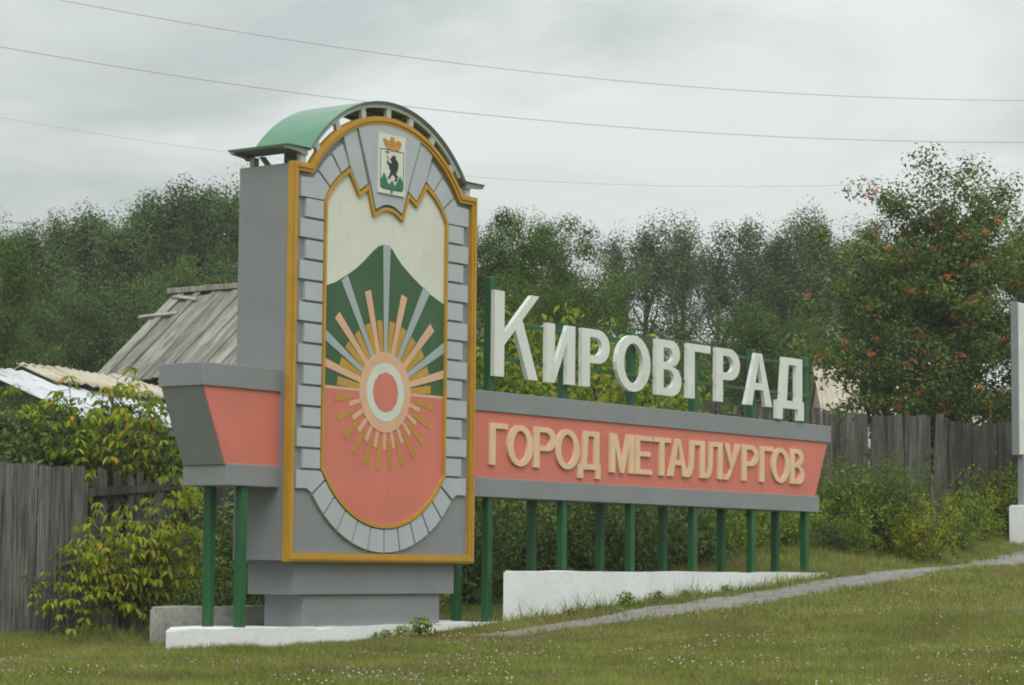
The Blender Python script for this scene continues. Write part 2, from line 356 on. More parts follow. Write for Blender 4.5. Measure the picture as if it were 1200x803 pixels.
# ------------------------------------------------------------------ stele (the tower with the mural)
UC = 1.48
stele = empty('entrance_stele', (UC, .35, .2))
tag(stele, 'tall grey stele with round arched top, ochre frame and sun mural on a stepped plinth', 'stele')
SOFF = Vector((UC, .35, .2))
def under(o, par, off):
    """parent keeping world coordinates baked in the mesh"""
    o.parent = par; o.location = -off if par.parent is None else Vector((0, 0, 0)); return o
def SP(name, loops, y0, y1, mat, par=None):
    o = prism(name, loops, y0, y1, mat); return under(o, par or stele, SOFF)
def SB(name, *a, par=None, bevel=.006, off=None):
    o = box(name, *a, bevel=bevel); return under(o, par or stele, SOFF)
A = lambda pts: [(UC+a, z) for a, z in pts]
def sym(pts): return pts + [(-a, z) for a, z in reversed(pts) if abs(a) > 1e-6]      # left half -> both
SB('plinth', .40, 2.56, .09, .61, .10, .60, 'grey')
SB('plinth_step', .20, 2.76, .055, .655, .598, .935, 'grey')
SB('body', .0, 2.96, .028, .68, .93, 4.815, 'grey')
AC = 3.972
outer = A([(-1.495, .92), (-1.495, 4.83), (-1.235, 4.83)] + arc(0, AC, 1.503, -54, 54, 40) + [(1.235, 4.83), (1.495, 4.83), (1.495, .92)])
inner = offset_poly(outer, .085)
SP('field_panel', offset_poly(outer, .03), .0, .03, 'grey')
fr = SP('frame', [outer, inner], -.045, .022, 'yellow')
SP('frame_bead', [offset_poly(outer, .02), offset_poly(outer, .05)], -.058, -.040, 'yellow', fr)
# mural outline
half = [(-1.0, 1.825), (-1.0, 4.49)] + [(-.955, 4.575), (-.88, 4.672), (-.78, 4.765), (-.62, 4.868), (-.46, 4.644), (-.316, 4.735), (-.222, 4.470), (-.12, 4.522), (-.04, 4.542)]
mur_top = sym(half)
bot = [(1.153*math.sin(R(t)), 2.416-1.153*math.cos(R(t))) for t in np.linspace(59, -59, 34)]
mur = A(mur_top[:] + bot[1:-1])
mur_in = offset_poly(mur, .034)
SP('mural_frame', [mur, mur_in], -.040, .004, 'yellow')
mural = SP('mural', offset_poly(mur, .02), -.010, .003, 'cream'); mural['label'] = 'painted mural of sunrise over a green mountain'
EDGE = .968
def clipx(poly, lim):
    def cl(p, s):
        o = []
        for i in range(len(p)):
            a, b = p[i-1], p[i]; ia, ib = s*a[0] <= lim, s*b[0] <= lim
            if ia != ib:
                t = (s*lim-a[0])/(b[0]-a[0]); o.append((s*lim, a[1]+t*(b[1]-a[1])))
            if ib: o.append(b)
        return o
    return cl(cl(poly, 1), -1)
hill_top = [(-EDGE, 3.645), (-.80, 3.70), (-.62, 3.79), (-.48, 3.87), (-.34, 3.97), (-.22, 4.07), (-.13, 4.133), (-.05, 4.158), (.03, 4.158), (.10, 4.12), (.17, 4.05), (.25, 3.985), (.40, 3.89), (.57, 3.798), (.71, 3.727), (.84, 3.68), (EDGE, 3.635)]
SP('hill', A([(-EDGE, 2.65)] + hill_top + [(EDGE, 2.65)][::1]), -.0135, -.006, 'green_hill', mural)
botin = [(1.122*math.sin(R(t)), 2.416-1.122*math.cos(R(t))) for t in np.linspace(59.5, -59.5, 30)]
SP('field', A([(-EDGE, 2.645), (EDGE, 2.645)] + [(min(EDGE, max(-EDGE, a)), z) for a, z in botin]), -.0145, -.006, 'red', mural)
SP('horizon_line', A([(-EDGE, 2.634), (-EDGE, 2.664), (EDGE, 2.664), (EDGE, 2.634)]), -.0165, -.006, 'peach', mural)
SZ = 2.647
def sunray(ang, r0, r1, w0, w1, mat, y, name='sun_ray'):
    s, c = math.sin(R(ang)), math.cos(R(ang))
    q = [(r*s+k*c*w_/2, r*c-k*s*w_/2) for r, w_, k in ((r0, w0, -1), (r1, w1, -1), (r1, w1, 1), (r0, w0, 1))]
    q = clipx([(a, SZ+z) for a, z in q], EDGE)
    SP(name, A(q), y, -.006, mat, mural)
for i, (ang, ln) in enumerate(((0, 1.512), (-31, 1.29), (31, 1.295), (-61.5, 1.4), (61.5, 1.4))): sunray(ang, .36, ln, .045, .118, 'bluegrey', -.0200)
for ang in (-16.3, 16.3, -46.6, 46.6, -75.6, 75.6): sunray(ang, .36, 1.055 if abs(ang) < 60 else 1.3, .055, .098, 'peach', -.0185)
for ang in (8, 23.7, 38.7, 54, 69, 84.5):
    for s in (-1, 1): sunray(s*ang, .38, .735+.02*(ang > 50), .05, .088, 'gold', -.0180)
for k in range(-6, 6): sunray(180+15*k+7.5, .50, .80, .050, .074, 'goldred', -.0180)
for k in range(-5, 6): sunray(180+15*k, .38, .585, .040, .052, 'peach', -.0190)
circ = lambda r, n=40: A([(r*math.sin(6.28318*i/n), SZ+r*math.cos(6.28318*i/n)) for i in range(n)])
SP('sun_halo', circ(.412), -.0225, -.006, 'peach', mural)
SP('sun_ring', circ(.30), -.0250, -.006, 'ringwhite', mural)
SP('sun_disc', circ(.205, 12), -.0275, -.006, 'red', mural)
# stone blocks round the mural
QY = -.030
for s in (-1, 1):
    for k in range(13):
        zt = 4.486-.206*k; lo = 1.275 if k % 2 == 0 else 1.36
        q = [(-lo, zt-.180), (-lo, zt), (-1.012, zt), (-1.012, zt-.180)]
        SP('stone_block', A([(s*a, z) for a, z in q]), QY, .002, 'quoin')
    cb = [(-1.36, 1.635), (-1.36, 1.81), (-1.012, 1.81)] + [(1.165*math.sin(R(-t)), 2.416-1.165*math.cos(R(-t))) for t in (58, 56, 53.8)] + [(-1.128, 1.592), (-1.205, 1.635)]
    SP('stone_block', A([(s*a, z) for a, z in cb]), QY, .002, 'quoin')
    for k in range(5):
        a0, a1 = 10.6*k+.5, 10.6*(k+1)-.5
        q = [(1.165*math.sin(R(a0+(a1-a0)*i/4)), 2.416-1.165*math.cos(R(a0+(a1-a0)*i/4))) for i in range(5)] + [(1.395*math.sin(R(a1+(a0-a1)*i/4)), 2.416-1.395*math.cos(R(a1+(a0-a1)*i/4))) for i in range(5)]
        SP('stone_block', A([(s*a, z) for a, z in q]), QY, .002, 'quoin')
    # voussoirs of the upper arch
    v1 = [(-1.36, 4.50), (-1.012, 4.50), (-.955, 4.60), (-.935, 4.638), (-1.105, 4.766), (-1.165, 4.70), (-1.36, 4.69)]
    v2 = [(-.918, 4.652), (-.89, 4.688), (-.80, 4.772), (-.765, 4.797), (-.905, 4.960), (-1.0, 4.885), (-1.085, 4.785)]
    v3 = [(-.748, 4.812), (-.635, 4.892), (-.735, 5.095), (-.80, 5.055), (-.885, 4.98)]
    v4 = [(-.615, 4.898), (-.462, 4.672), (-.336, 4.752), (-.530, 5.292), (-.62, 5.245), (-.722, 5.18)]
    for v in (v1, v2, v3, v4): SP('stone_block', A([(s*a, z) for a, z in v]), QY, .002, 'quoin')
key = [(-.212, 4.505), (-.298, 4.760), (-.508, 5.30)] + arc(0, AC, 1.418, -20.3, 20.3, 10) + [(.508, 5.30), (.298, 4.760), (.212, 4.505), (.12, 4.55), (.04, 4.572), (-.04, 4.572), (-.12, 4.55)]
SP('keystone', A(key), QY-.012, .002, 'quoin')
# the town's arms on a white plate
def cz(x, y): return (UC+(x-260)/280*.43+.012, 5.295-(y-70-(x-120)*.125)/625*.615)
CR = lambda pts: [cz(*p) for p in pts]
crest = SP('coat_of_arms', CR([(120, 70), (400, 105), (400, 730), (120, 695)]), -.060, -.040, 'crestwhite')
crest['label'] = 'white plate with gold mural crown, black bear and green firs'
SP('crown', CR([(160, 140), (180, 122), (196, 138), (214, 148), (240, 143), (242, 106), (278, 110), (278, 148), (302, 155), (318, 138), (356, 165), (345, 215), (325, 250), (270, 258), (210, 240), (185, 200), (170, 170)]), -.066, -.058, 'crestgold', crest)
SP('crown_band', CR([(188, 206), (250, 226), (335, 226), (332, 232), (250, 234), (192, 213)]), -.068, -.064, 'peach', crest)
fo = CR([(136, 232), (384, 262), (384, 655), (362, 678), (266, 668), (258, 690), (250, 666), (160, 652), (136, 632)])
SP('shield_line', [fo, offset_poly(fo, .0065)], -.0625, -.058, 'blackp', crest)
SP('bear', CR([(262, 302), (272, 313), (285, 297), (294, 315), (297, 343), (318, 365), (325, 400), (319, 450), (305, 480), (302, 497), (320, 522), (313, 562), (290, 574), (284, 562), (300, 546), (290, 520), (270, 500), (250, 515), (234, 547), (212, 542), (225, 525), (240, 490), (246, 455), (232, 445), (228, 415), (210, 388), (204, 360), (217, 364), (232, 386), (246, 381), (263, 367), (245, 354), (239, 342), (254, 325)]), -.066, -.058, 'blackp', crest)
SP('spear_shaft', CR([(204, 300), (212, 300), (226, 352), (219, 354)]), -.0655, -.058, 'crestgold', crest)
SP('spear_head', CR([(182, 266), (206, 260), (232, 270), (206, 277)]), -.0655, -.058, 'blackp', crest)
SP('fir_trees', CR([(150, 638), (140, 560), (175, 488), (200, 550), (222, 612), (262, 568), (290, 628), (315, 580), (345, 515), (374, 585), (378, 645), (358, 668), (268, 660), (262, 700), (250, 700), (252, 658), (170, 650)]), -.0675, -.058, 'crestgreen', crest)
# arched canopy over the top
CC, CRR = 4.08, 1.552
def canopy_loop(r_out, r_in, z_lip, lip):
    ang = math.degrees(math.asin(1.262/r_out))
    up = arc(0, CC, r_out, -ang, ang, 36); dn = arc(0, CC, r_in, ang, -ang, 36)
    return A([(-lip, z_lip)] + up + [(lip, z_lip)] + [(lip, z_lip-(r_out-r_in))] + dn + [(-lip, z_lip-(r_out-r_in))])
can = SP('canopy', canopy_loop(CRR, CRR-.010, 4.985, 1.603), -.065, .735, 'canopy')
SP('underside', canopy_loop(CRR-.0105, CRR-.022, 4.974, 1.595), -.055, .725, 'zinc', can)
for y in (-.035, .28, .64):
    rib = arc(0, CC, CRR-.022, -52, 52, 30) + arc(0, CC, CRR-.062, 52, -52, 30)
    SP('arch_rib', A(rib), y, y+.035, 'strut' if y < 0 else 'zinc', can)
for s in (-1, 1):
    for y in (-.05, .655):
        q = [(s*1.29, 4.962), (s*1.29, 4.905), (s*1.36, 4.905), (s*1.40, 4.925), (s*1.59, 4.94), (s*1.59, 4.962)]
        SP('lip_bracket', A(q), y, y+.05, 'zinc', can)
    SP('lip_post', A([(s*1.30, 4.80), (s*1.37, 4.80), (s*1.37, 4.93), (s*1.30, 4.93)]), -.035, .025, 'strut', can)
    SP('lip_post', A([(s*1.30, 4.80), (s*1.37, 4.80), (s*1.37, 4.93), (s*1.30, 4.93)]), .585, .645, 'strut', can)
    SP('back_post', A([(s*1.05, 4.80), (s*1.18, 4.80), (s*1.18, 5.06), (s*1.05, 5.15)]), .30, .36, 'zinc', can)
    SP('brace', A([(s*.98, 4.80), (s*1.05, 4.80), (s*1.25, 4.955), (s*1.19, 4.965)]), .60, .635, 'strut', can)
for a in (-1.09, -.79, -.40, -.01, .35, .70, 1.03):
    z0 = AC+math.sqrt(1.503**2-a*a)-.03; th = math.atan2(a, z0-CC+.25)*.75; n0 = (math.cos(th), -math.sin(th)); d0 = (math.sin(th), math.cos(th))
    k0 = 0.0
    while math.hypot(a+d0[0]*k0, z0+d0[1]*k0-CC) < CRR-.045 and k0 < .4: k0 += .004
    tx, tz = a+d0[0]*k0, z0+d0[1]*k0
    SP('strut', A([(a-n0[0]*.034, z0-n0[1]*.034), (a+n0[0]*.034, z0+n0[1]*.034), (tx+n0[0]*.034, tz+n0[1]*.034), (tx-n0[0]*.034, tz-n0[1]*.034)]), -.0300, .012, 'strut', can)
    rr_ = math.hypot(tx, tz-CC); ax, az = tx/rr_*(CRR-.05), CC+(tz-CC)/rr_*(CRR-.05)
    SP('purlin', A([(ax-.018, az-.018), (ax+.018, az-.018), (ax+.018, az+.018), (ax-.018, az+.018)]), .012, .70, 'zinc', can)

# ------------------------------------------------------------------ name board on green posts
board = empty('town_name_sign', (5.0, .36, .84)); BOFF = Vector((5.0, .36, .84))
tag(board, 'long coral and grey sign board on green posts with large Cyrillic town name letters', 'sign')
def BP(name, loops, y0, y1, mat, par=None): return under(prism(name, loops, y0, y1, mat), par or board, BOFF)
def BB(name, *a, par=None, bevel=.005): return under(box(name, *a, bevel=bevel), par or board, BOFF)
BB('top_band', -1.10, 10.995, .08, .66, 2.563, 2.783, 'grey')
BB('bottom_band', -.742, 10.675, .082, .662, 1.635, 1.842, 'grey')
BP('core', [(-1.085, 2.57), (-.765, 1.835), (10.60, 1.835), (10.945, 2.57)], .112, .64, 'darkgrey')
BP('face_panel', [(-1.075, 2.566), (-.755, 1.838), (.02, 1.838), (.02, 2.566)], .102, .113, 'red')
BP('face_panel', [(2.94, 2.566), (2.94, 1.838), (10.595, 1.838), (10.94, 2.566)], .102, .113, 'red')
PX = [3.48, 4.886, 6.28, 7.665, 9.05, 10.42]
def post(x, y, z0, z1):
    BB('post', x-.045, x+.045, y-.045, y+.045, z0, z1, 'post', bevel=.008)
for i, x in enumerate(PX):
    post(x, .160, .20, 4.04 if i == 0 else 3.665)
    post(x-.03-.012*i, .550, .20, 1.65)
post(-.452, .160, .26, 1.65); post(-.472, .550, .26, 1.65)
for z in (3.545, 3.150): BB('rail', 3.48, 10.45, .096, .122, z-.02, z+.02, 'post', bevel=.003)
# letters: outlines inside a box u0..u1 x z0..z1, s upright stroke width, t horizontal stroke width
def ell(cx, cz_, rx, rz, a0, a1, n): return [(cx+rx*math.sin(R(a0+(a1-a0)*i/n)), cz_+rz*math.cos(R(a0+(a1-a0)*i/n))) for i in range(n+1)]
def bowl(u0, u1, z0, z1, n=10):
    rz = (z1-z0)/2; rx = min(rz*1.25, (u1-u0)*.62); return [(u1-rx, z1)]+ell(u1-rx, (z0+z1)/2, rx, rz, 0, 180, n)[1:-1]+[(u1-rx, z0)]
def letter(ch, u0, u1, z0, z1, s, t, desc=.13):
    w_, h = u1-u0, z1-z0
    if ch == 'Г': return [[(u0, z0), (u0+s, z0), (u0+s, z1-t), (u1, z1-t), (u1, z1), (u0, z1)]]
    if ch == 'О':
        cx, c_ = (u0+u1)/2, (z0+z1)/2
        return [ell(cx, c_, w_/2, h/2, 0, 345, 23), ell(cx, c_, w_/2-s*1.02, h/2-t*1.05, 0, 345, 23)]
    if ch == 'Р':
        zb = z0+.415*h
        return [[(u0, z0), (u0+s, z0), (u0+s, zb)]+bowl(u0, u1, zb, z1)[::-1]+[(u0, z1)],
                [(u0+s, zb+t)]+bowl(u0+s, u1-s, zb+t, z1-t)[::-1]+[(u0+s, z1-t)]]
    if ch == 'В':
        zm = z0+.53*h; b1 = bowl(u0, u1, z0, zm)[::-1]; b2 = bowl(u0, u1-.06*w_, zm, z1)[::-1]
        return [[(u0, z0)]+b1[:-1]+[(b1[-1][0]+.02*w_, zm)]+b2[1:]+[(u0, z1)],
                [(u0+s, z0+t)]+bowl(u0+s, u1-s, z0+t, zm-t*.45)[::-1]+[(u0+s, zm-t*.45)],
                [(u0+s, zm+t*.5)]+bowl(u0+s, u1-s-.06*w_, zm+t*.5, z1-t)[::-1]+[(u0+s, z1-t)]]
    if ch == 'И':
        return [[(u0, z0), (u0+s, z0), (u1-s, z0+.70*h), (u1-s, z0), (u1, z0), (u1, z1), (u1-s, z1), (u0+s, z0+.29*h), (u0+s, z1), (u0, z1)]]
    if ch == 'А':
        c_ = (u0+u1)/2; k = s*.48; zc0, zc1 = z0+.30*h, z0+.43*h
        xi = lambda z, sd: (u0+s*1.05+(c_-.0-u0-s*1.05)*(z-z0)/(h*.86)) if sd < 0 else (u1-s*1.05-(u1-s*1.05-c_)*(z-z0)/(h*.86))
        return [[(u0, z0), (u0+s*1.05, z0), (xi(zc0, -1), zc0), (xi(zc0, 1), zc0), (u1-s*1.05, z0), (u1, z0), (c_+k, z1), (c_-k, z1)],
                [(xi(zc1, -1), zc1), (c_, z0+.86*h), (xi(zc1, 1), zc1)]]
    if ch == 'Д':
        zb = z0+t*.75; bl = .14*w_
        return [[(u0, z0-desc), (u0+s*.95, z0-desc), (u0+s*.95, z0-t*.35), (u1-s*.95, z0-t*.35), (u1-s*.95, z0-desc), (u1, z0-desc), (u1, zb), (u1-.06*w_, zb), (u1-.06*w_, z1), (u0+.24*w_, z1), (u0+bl, zb), (u0, zb)],
                [(u0+bl+s, zb), (u0+.24*w_+s*.85, z1-t), (u1-.06*w_-s, z1-t), (u1-.06*w_-s, zb)]]
    if ch == 'М':
        c_ = (u0+u1)/2
        return [[(u0, z0), (u0+s, z0), (u0+s, z0+.66*h), (c_-s*.36, z0), (c_+s*.36, z0), (u1-s, z0+.66*h), (u1-s, z0), (u1, z0), (u1, z1), (u1-s*1.35, z1), (c_, z0+.30*h), (u0+s*1.35, z1), (u0, z1)]]
    if ch == 'Е':
        zm = z0+.53*h
        return [[(u0, z0), (u1, z0), (u1, z0+t), (u0+s, z0+t), (u0+s, zm-t/2), (u1-.1*w_, zm-t/2), (u1-.1*w_, zm+t/2), (u0+s, zm+t/2), (u0+s, z1-t), (u1-.03*w_, z1-t), (u1-.03*w_, z1), (u0, z1)]]
    if ch == 'Т':
        c_ = (u0+u1)/2
        return [[(c_-s/2, z0), (c_+s/2, z0), (c_+s/2, z1-t), (u1, z1-t), (u1, z1), (u0, z1), (u0, z1-t), (c_-s/2, z1-t)]]
    if ch == 'Л':
        return [[(u0, z0), (u0+.20*w_, z0), (u0+.34*w_, z0+.08*h), (u0+.44*w_, z0+.28*h), (u0+.48*w_, z1-t), (u1-s, z1-t), (u1-s, z0), (u1, z0), (u1, z1), (u0+.27*w_, z1), (u0+.24*w_, z0+.30*h), (u0+.18*w_, z0+.14*h), (u0, z0+.12*h)]]
    if ch == 'У':
        return [[(u0, z0), (u0+.25*w_, z0), (u0+.38*w_, z0+.12*h), (u1, z1), (u1-s*1.05, z1), (u0+.50*w_, z0+.48*h), (u0+s*1.15, z1), (u0+.02*w_, z1), (u0+.40*w_, z0+.30*h), (u0+.30*w_, z0+.15*h), (u0, z0+.14*h)]]
kk = [[(3.43, 2.95), (3.61, 2.95), (3.61, 3.297), (3.816, 3.484), (4.063, 2.95), (4.245, 2.95), (3.945, 3.602), (4.262, 3.89), (4.117, 3.89), (3.61, 3.43), (3.61, 3.89), (3.43, 3.89)]]
BP('letter', kk, .048, .100, 'white')
for ch, u0, u1 in (('И', 4.41, 4.97), ('Р', 5.108, 5.675), ('О', 5.81, 6.54), ('В', 6.667, 7.228), ('Г', 7.368, 7.893), ('Р', 8.03, 8.597), ('А', 8.728, 9.396), ('Д', 9.512, 10.215)):
    BP('letter', letter(ch, u0, u1, 2.945 if ch != 'Д' else 2.985, 3.613, .16, .092, .175), .048, .100, 'white')
for i, (ch, u0, u1) in enumerate((('Г', 3.40, 3.735), ('О', 3.724, 4.208), ('Р', 4.222, 4.65), ('О', 4.63, 5.111), ('Д', 5.086, 5.54), ('М', 5.73, 6.236), ('Е', 6.258, 6.632), ('Т', 6.645, 7.038), ('А', 6.984, 7.424), ('Л', 7.347, 7.812),
                                  ('Л', 7.80, 8.232), ('У', 8.257, 8.668), ('Р', 8.704, 9.107), ('Г', 9.135, 9.470), ('О', 9.43, 9.899), ('В', 9.91, 10.272))):
    BP('letter', letter(ch, u0, u1, 1.986 if ch != 'Д' else 2.02, 2.440, .108, .058, .12), .076-.003*(i % 2), .104, 'letter2')

# ------------------------------------------------------------------ concrete footings
def footing(name, corners, zt, mat, label, seed, cat, rough=.012):
    """slab with uneven hand-cast edges: corners = plan polygon, sinks into the ground"""
    rnd = random.Random(seed); bm = bmesh.new(); pts = []
    n = len(corners)
    for i in range(n):
        a, b = Vector(corners[i]), Vector(corners[(i+1) % n]); k = max(1, int((b-a).length/.3))
        for j in range(k):
            p = a.lerp(b, j/k); pts.append((p.x+rnd.uniform(-rough, rough), p.y+rnd.uniform(-rough, rough)))
    top = [bm.verts.new((x, y, (zt(x) if callable(zt) else zt)+rnd.uniform(-.008, .008))) for x, y in pts]
    botv = [bm.verts.new((x, y, float(gh(x, y))-.12)) for x, y in pts]
    ft = bm.faces.new(top); m = len(pts)
    for i in range(m): bm.faces.new((top[i], top[(i+1) % m], botv[(i+1) % m], botv[i]))
    es = list(ft.edges)
    bmesh.ops.bevel(bm, geom=es, offset=.02, segments=2, affect='EDGES')
    bmesh.ops.triangulate(bm, faces=[f for f in bm.faces if len(f.verts) > 4])
    o = from_bm(name, bm, mat); tag(o, label, cat); return o
footing('foundation_slab', [(-1.62, -.02), (.46, -.02), (.46, .80), (-.72, .80)], .287, 'whitewash', 'whitewashed concrete slab under the two posts of the short sign end', 3, 'slab')
footing('plinth_slab', [(.475, .02), (3.54, .02), (3.54, .70), (.475, .70)], lambda x: .284+.012*sst((x-1)/2), 'whitewash', 'thin whitewashed slab under the stele plinth beside the grass', 5, 'slab')
footing('retaining_wall', [(3.56, .0), (10.82, .0), (10.82, .11), (3.735, .11)], .843, 'whitewash', 'whitewashed concrete wall tapering into the slope under the sign posts', 7, 'wall')
footing('concrete_block', [(-.80, 1.00), (1.3, .96), (1.3, 1.36), (-.36, 1.42)], .47, 'concrete', 'weathered grey concrete beam lying behind the whitewashed slab', 9, 'beam', .02)

# ------------------------------------------------------------------ boards, fences, sheds
def plank_mesh(rnd, w_, h, t, cut=0.0, warp=.012):
    """one weathered board standing on local z=0, its own taper, warp and uneven top"""
    bm = bmesh.new(); nz_ = 4; rows = []
    wl, wr = w_/2*rnd.uniform(.92, 1.04), w_/2*rnd.uniform(.92, 1.04); b0 = rnd.uniform(-warp, warp); b1 = rnd.uniform(-warp, warp)
    tl, tr = rnd.uniform(-cut, cut), rnd.uniform(-cut, cut)
    for k in range(nz_+1):
        f = k/nz_; dx = b0*math.sin(f*3.1)+b1*f; row = []
        for (sx, sy) in ((-1, -1), (1, -1), (1, 1), (-1, 1)):
            z = h*f + (f == 1)*(tl if sx < 0 else tr)
            row.append(bm.verts.new((dx+(wl if sx > 0 else wr)*sx, sy*t/2+b1*f*.8, z)))
        rows.append(row)
    for a, b in zip(rows, rows[1:]):
        for i in range(4): bm.faces.new((a[i], a[(i+1) % 4], b[(i+1) % 4], b[i]))
    bm.faces.new(rows[-1]); bm.faces.new(rows[0][::-1])
    bmesh.ops.recalc_face_normals(bm, faces=bm.faces); me = bpy.data.meshes.new('plank'); bm.to_mesh(me); bm.free(); return me
def fence(name, A_, B_, hfun, mat, label, seed, pw=(.12, .18), gap=.012, tilt=.015, cut=.02, rails=(.35, 1.4), skip=0.0, rail_side=1):
    rnd = random.Random(seed); A_ = Vector(A_); B_ = Vector(B_); d = (B_-A_); Ln = d.length; d.normalize(); rz = math.atan2(d.y, d.x)
    mid = (A_+B_)/2; root = empty(name, (mid.x, mid.y, float(gh(mid.x, mid.y)))); tag(root, label, 'fence')
    s_ = 0.0
    while s_ < Ln:
        w_ = rnd.uniform(*pw); p = A_+d*(s_+w_/2)
        if rnd.random() >= skip:
            zt = hfun((s_+w_/2)/Ln); g = float(gh(p.x, p.y))-.06
            o = link('plank', plank_mesh(rnd, w_*(1.30 if gap < 0 else 1), zt-g+rnd.uniform(-.5, .5)*cut*2, .024, cut), mat, root)
            o.location = (p.x-mid.x+rnd.uniform(-.008, .008), p.y-mid.y+rnd.uniform(-.008, .008)+(.022*(int(s_*1000) % 2) if gap < 0 else 0), g-root.location.z); o.rotation_euler = (rnd.gauss(0, tilt*.6), rnd.gauss(0, tilt), rz+rnd.gauss(0, .02))
        s_ += w_+rnd.uniform(.2, 1.6)*gap
    nrm = Vector((-d.y, d.x))*rail_side
    for z in rails:
        bm = bmesh.new(); add_box(bm, -Ln/2, Ln/2, -.02, .02, -.045, .045); o = from_bm('rail', bm, mat, root)
        q0 = float(gh(A_.x, A_.y)); q1 = float(gh(B_.x, B_.y))
        o.location = (nrm.x*.045, nrm.y*.045, (q0+q1)/2+z-root.location.z); o.rotation_euler = (0, -math.atan2(q1-q0, Ln), rz)
    k = max(2, int(Ln/2.2)+1)
    for i in range(k):
        p = A_.lerp(B_, i/(k-1)); g = float(gh(p.x, p.y))
        bm = bmesh.new(); add_box(bm, -.06, .06, -.06, .06, -.3, hfun(i/(k-1))-g-.12, .008); o = from_bm('post', bm, mat, root)
        o.location = (p.x-mid.x+nrm.x*.12, p.y-mid.y+nrm.y*.12, g-root.location.z); o.rotation_euler = (0, 0, rz)
    return root
def zat(px, py, D): return float(PD(px, py, D)[2])
fence('plank_fence', PXY(-70, 23.6), PXY(89, 25.2), lambda t: zat(0, 541, 24.1)+.0*t, 'fence', 'tall grey plank fence ending beside the yellow-green maple shrub', 11, (.125, .175), .018, .006, .008, (.4, 1.35))
fence('picket_fence', PXY(84, 28.2), PXY(250, 30.2), lambda t: zat(100, 556, 29)+.03*math.sin(t*9), 'fence_dark', 'old dark fence with a loose rail behind the maple shrub', 12, (.10, .15), .05, .03, .04, (.5, 1.52), .06, -1)
fence('board_fence', PXY(815, 42.0), PXY(1290, 47.5), lambda t: float(np.interp(t, [0, .3, .42, .56, .66, .8, 1], [zat(950, 476, 43)+.05, zat(950, 478, 43.5), zat(1010, 486, 44.3), zat(1080, 485, 45), zat(1130, 496, 45.5), zat(1185, 491, 46.3), zat(1185, 491, 46.3)])), 'fence_dark', 'long dark leaning board fence in front of the rowan tree', 13, (.12, .17), -.006, .022, .022, (.5, 1.6))

def sheet_mesh(wd, ln, t, waves, amp, seed=0, sag=.0):
    """corrugated sheet: width along x (waves), length along local -z ... lies in the xz plane, thickness along y"""
    rnd = random.Random(seed); nx_ = waves*6; nz_ = 3; bm = bmesh.new(); g = [[], []]
    for sd in (0, 1):
        for k in range(nz_+1):
            g[sd].append([bm.verts.new((wd*(i/nx_-.5), amp*math.sin(i/6*6.28318)+sag*math.sin(k/nz_*3.14)+(t if sd else 0), ln*k/nz_)) for i in range(nx_+1)])
    for sd in (0, 1):
        for k in range(nz_):
            for i in range(nx_):
                q = (g[sd][k][i], g[sd][k][i+1], g[sd][k+1][i+1], g[sd][k+1][i]); bm.faces.new(q if sd == 0 else q[::-1])
    for k in range(nz_):
        for i in (0, nx_): bm.faces.new((g[0][k][i], g[0][k+1][i], g[1][k+1][i], g[1][k][i]))
    for i in range(nx_):
        for k in (0, nz_): bm.faces.new((g[0][k][i], g[0][k][i+1], g[1][k][i+1], g[1][k][i]))
    bmesh.ops.recalc_face_normals(bm, faces=bm.faces); me = bpy.data.meshes.new('sheet'); bm.to_mesh(me); bm.free()
    for p in me.polygons: p.use_smooth = True
    return me
def frame_from(o, org, xdir, zdir, root):
    """place o with its local x along xdir and local z along zdir"""
    x = Vector(xdir).normalized(); z = Vector(zdir).normalized(); y = z.cross(x).normalized(); x = y.cross(z)
    m = Matrix(((x.x, y.x, z.x, org[0]), (x.y, y.y, z.y, org[1]), (x.z, y.z, z.z, org[2]), (0, 0, 0, 1)))
    o.parent = root; o.matrix_local = Matrix.Translation(-Vector(root.location)) @ m

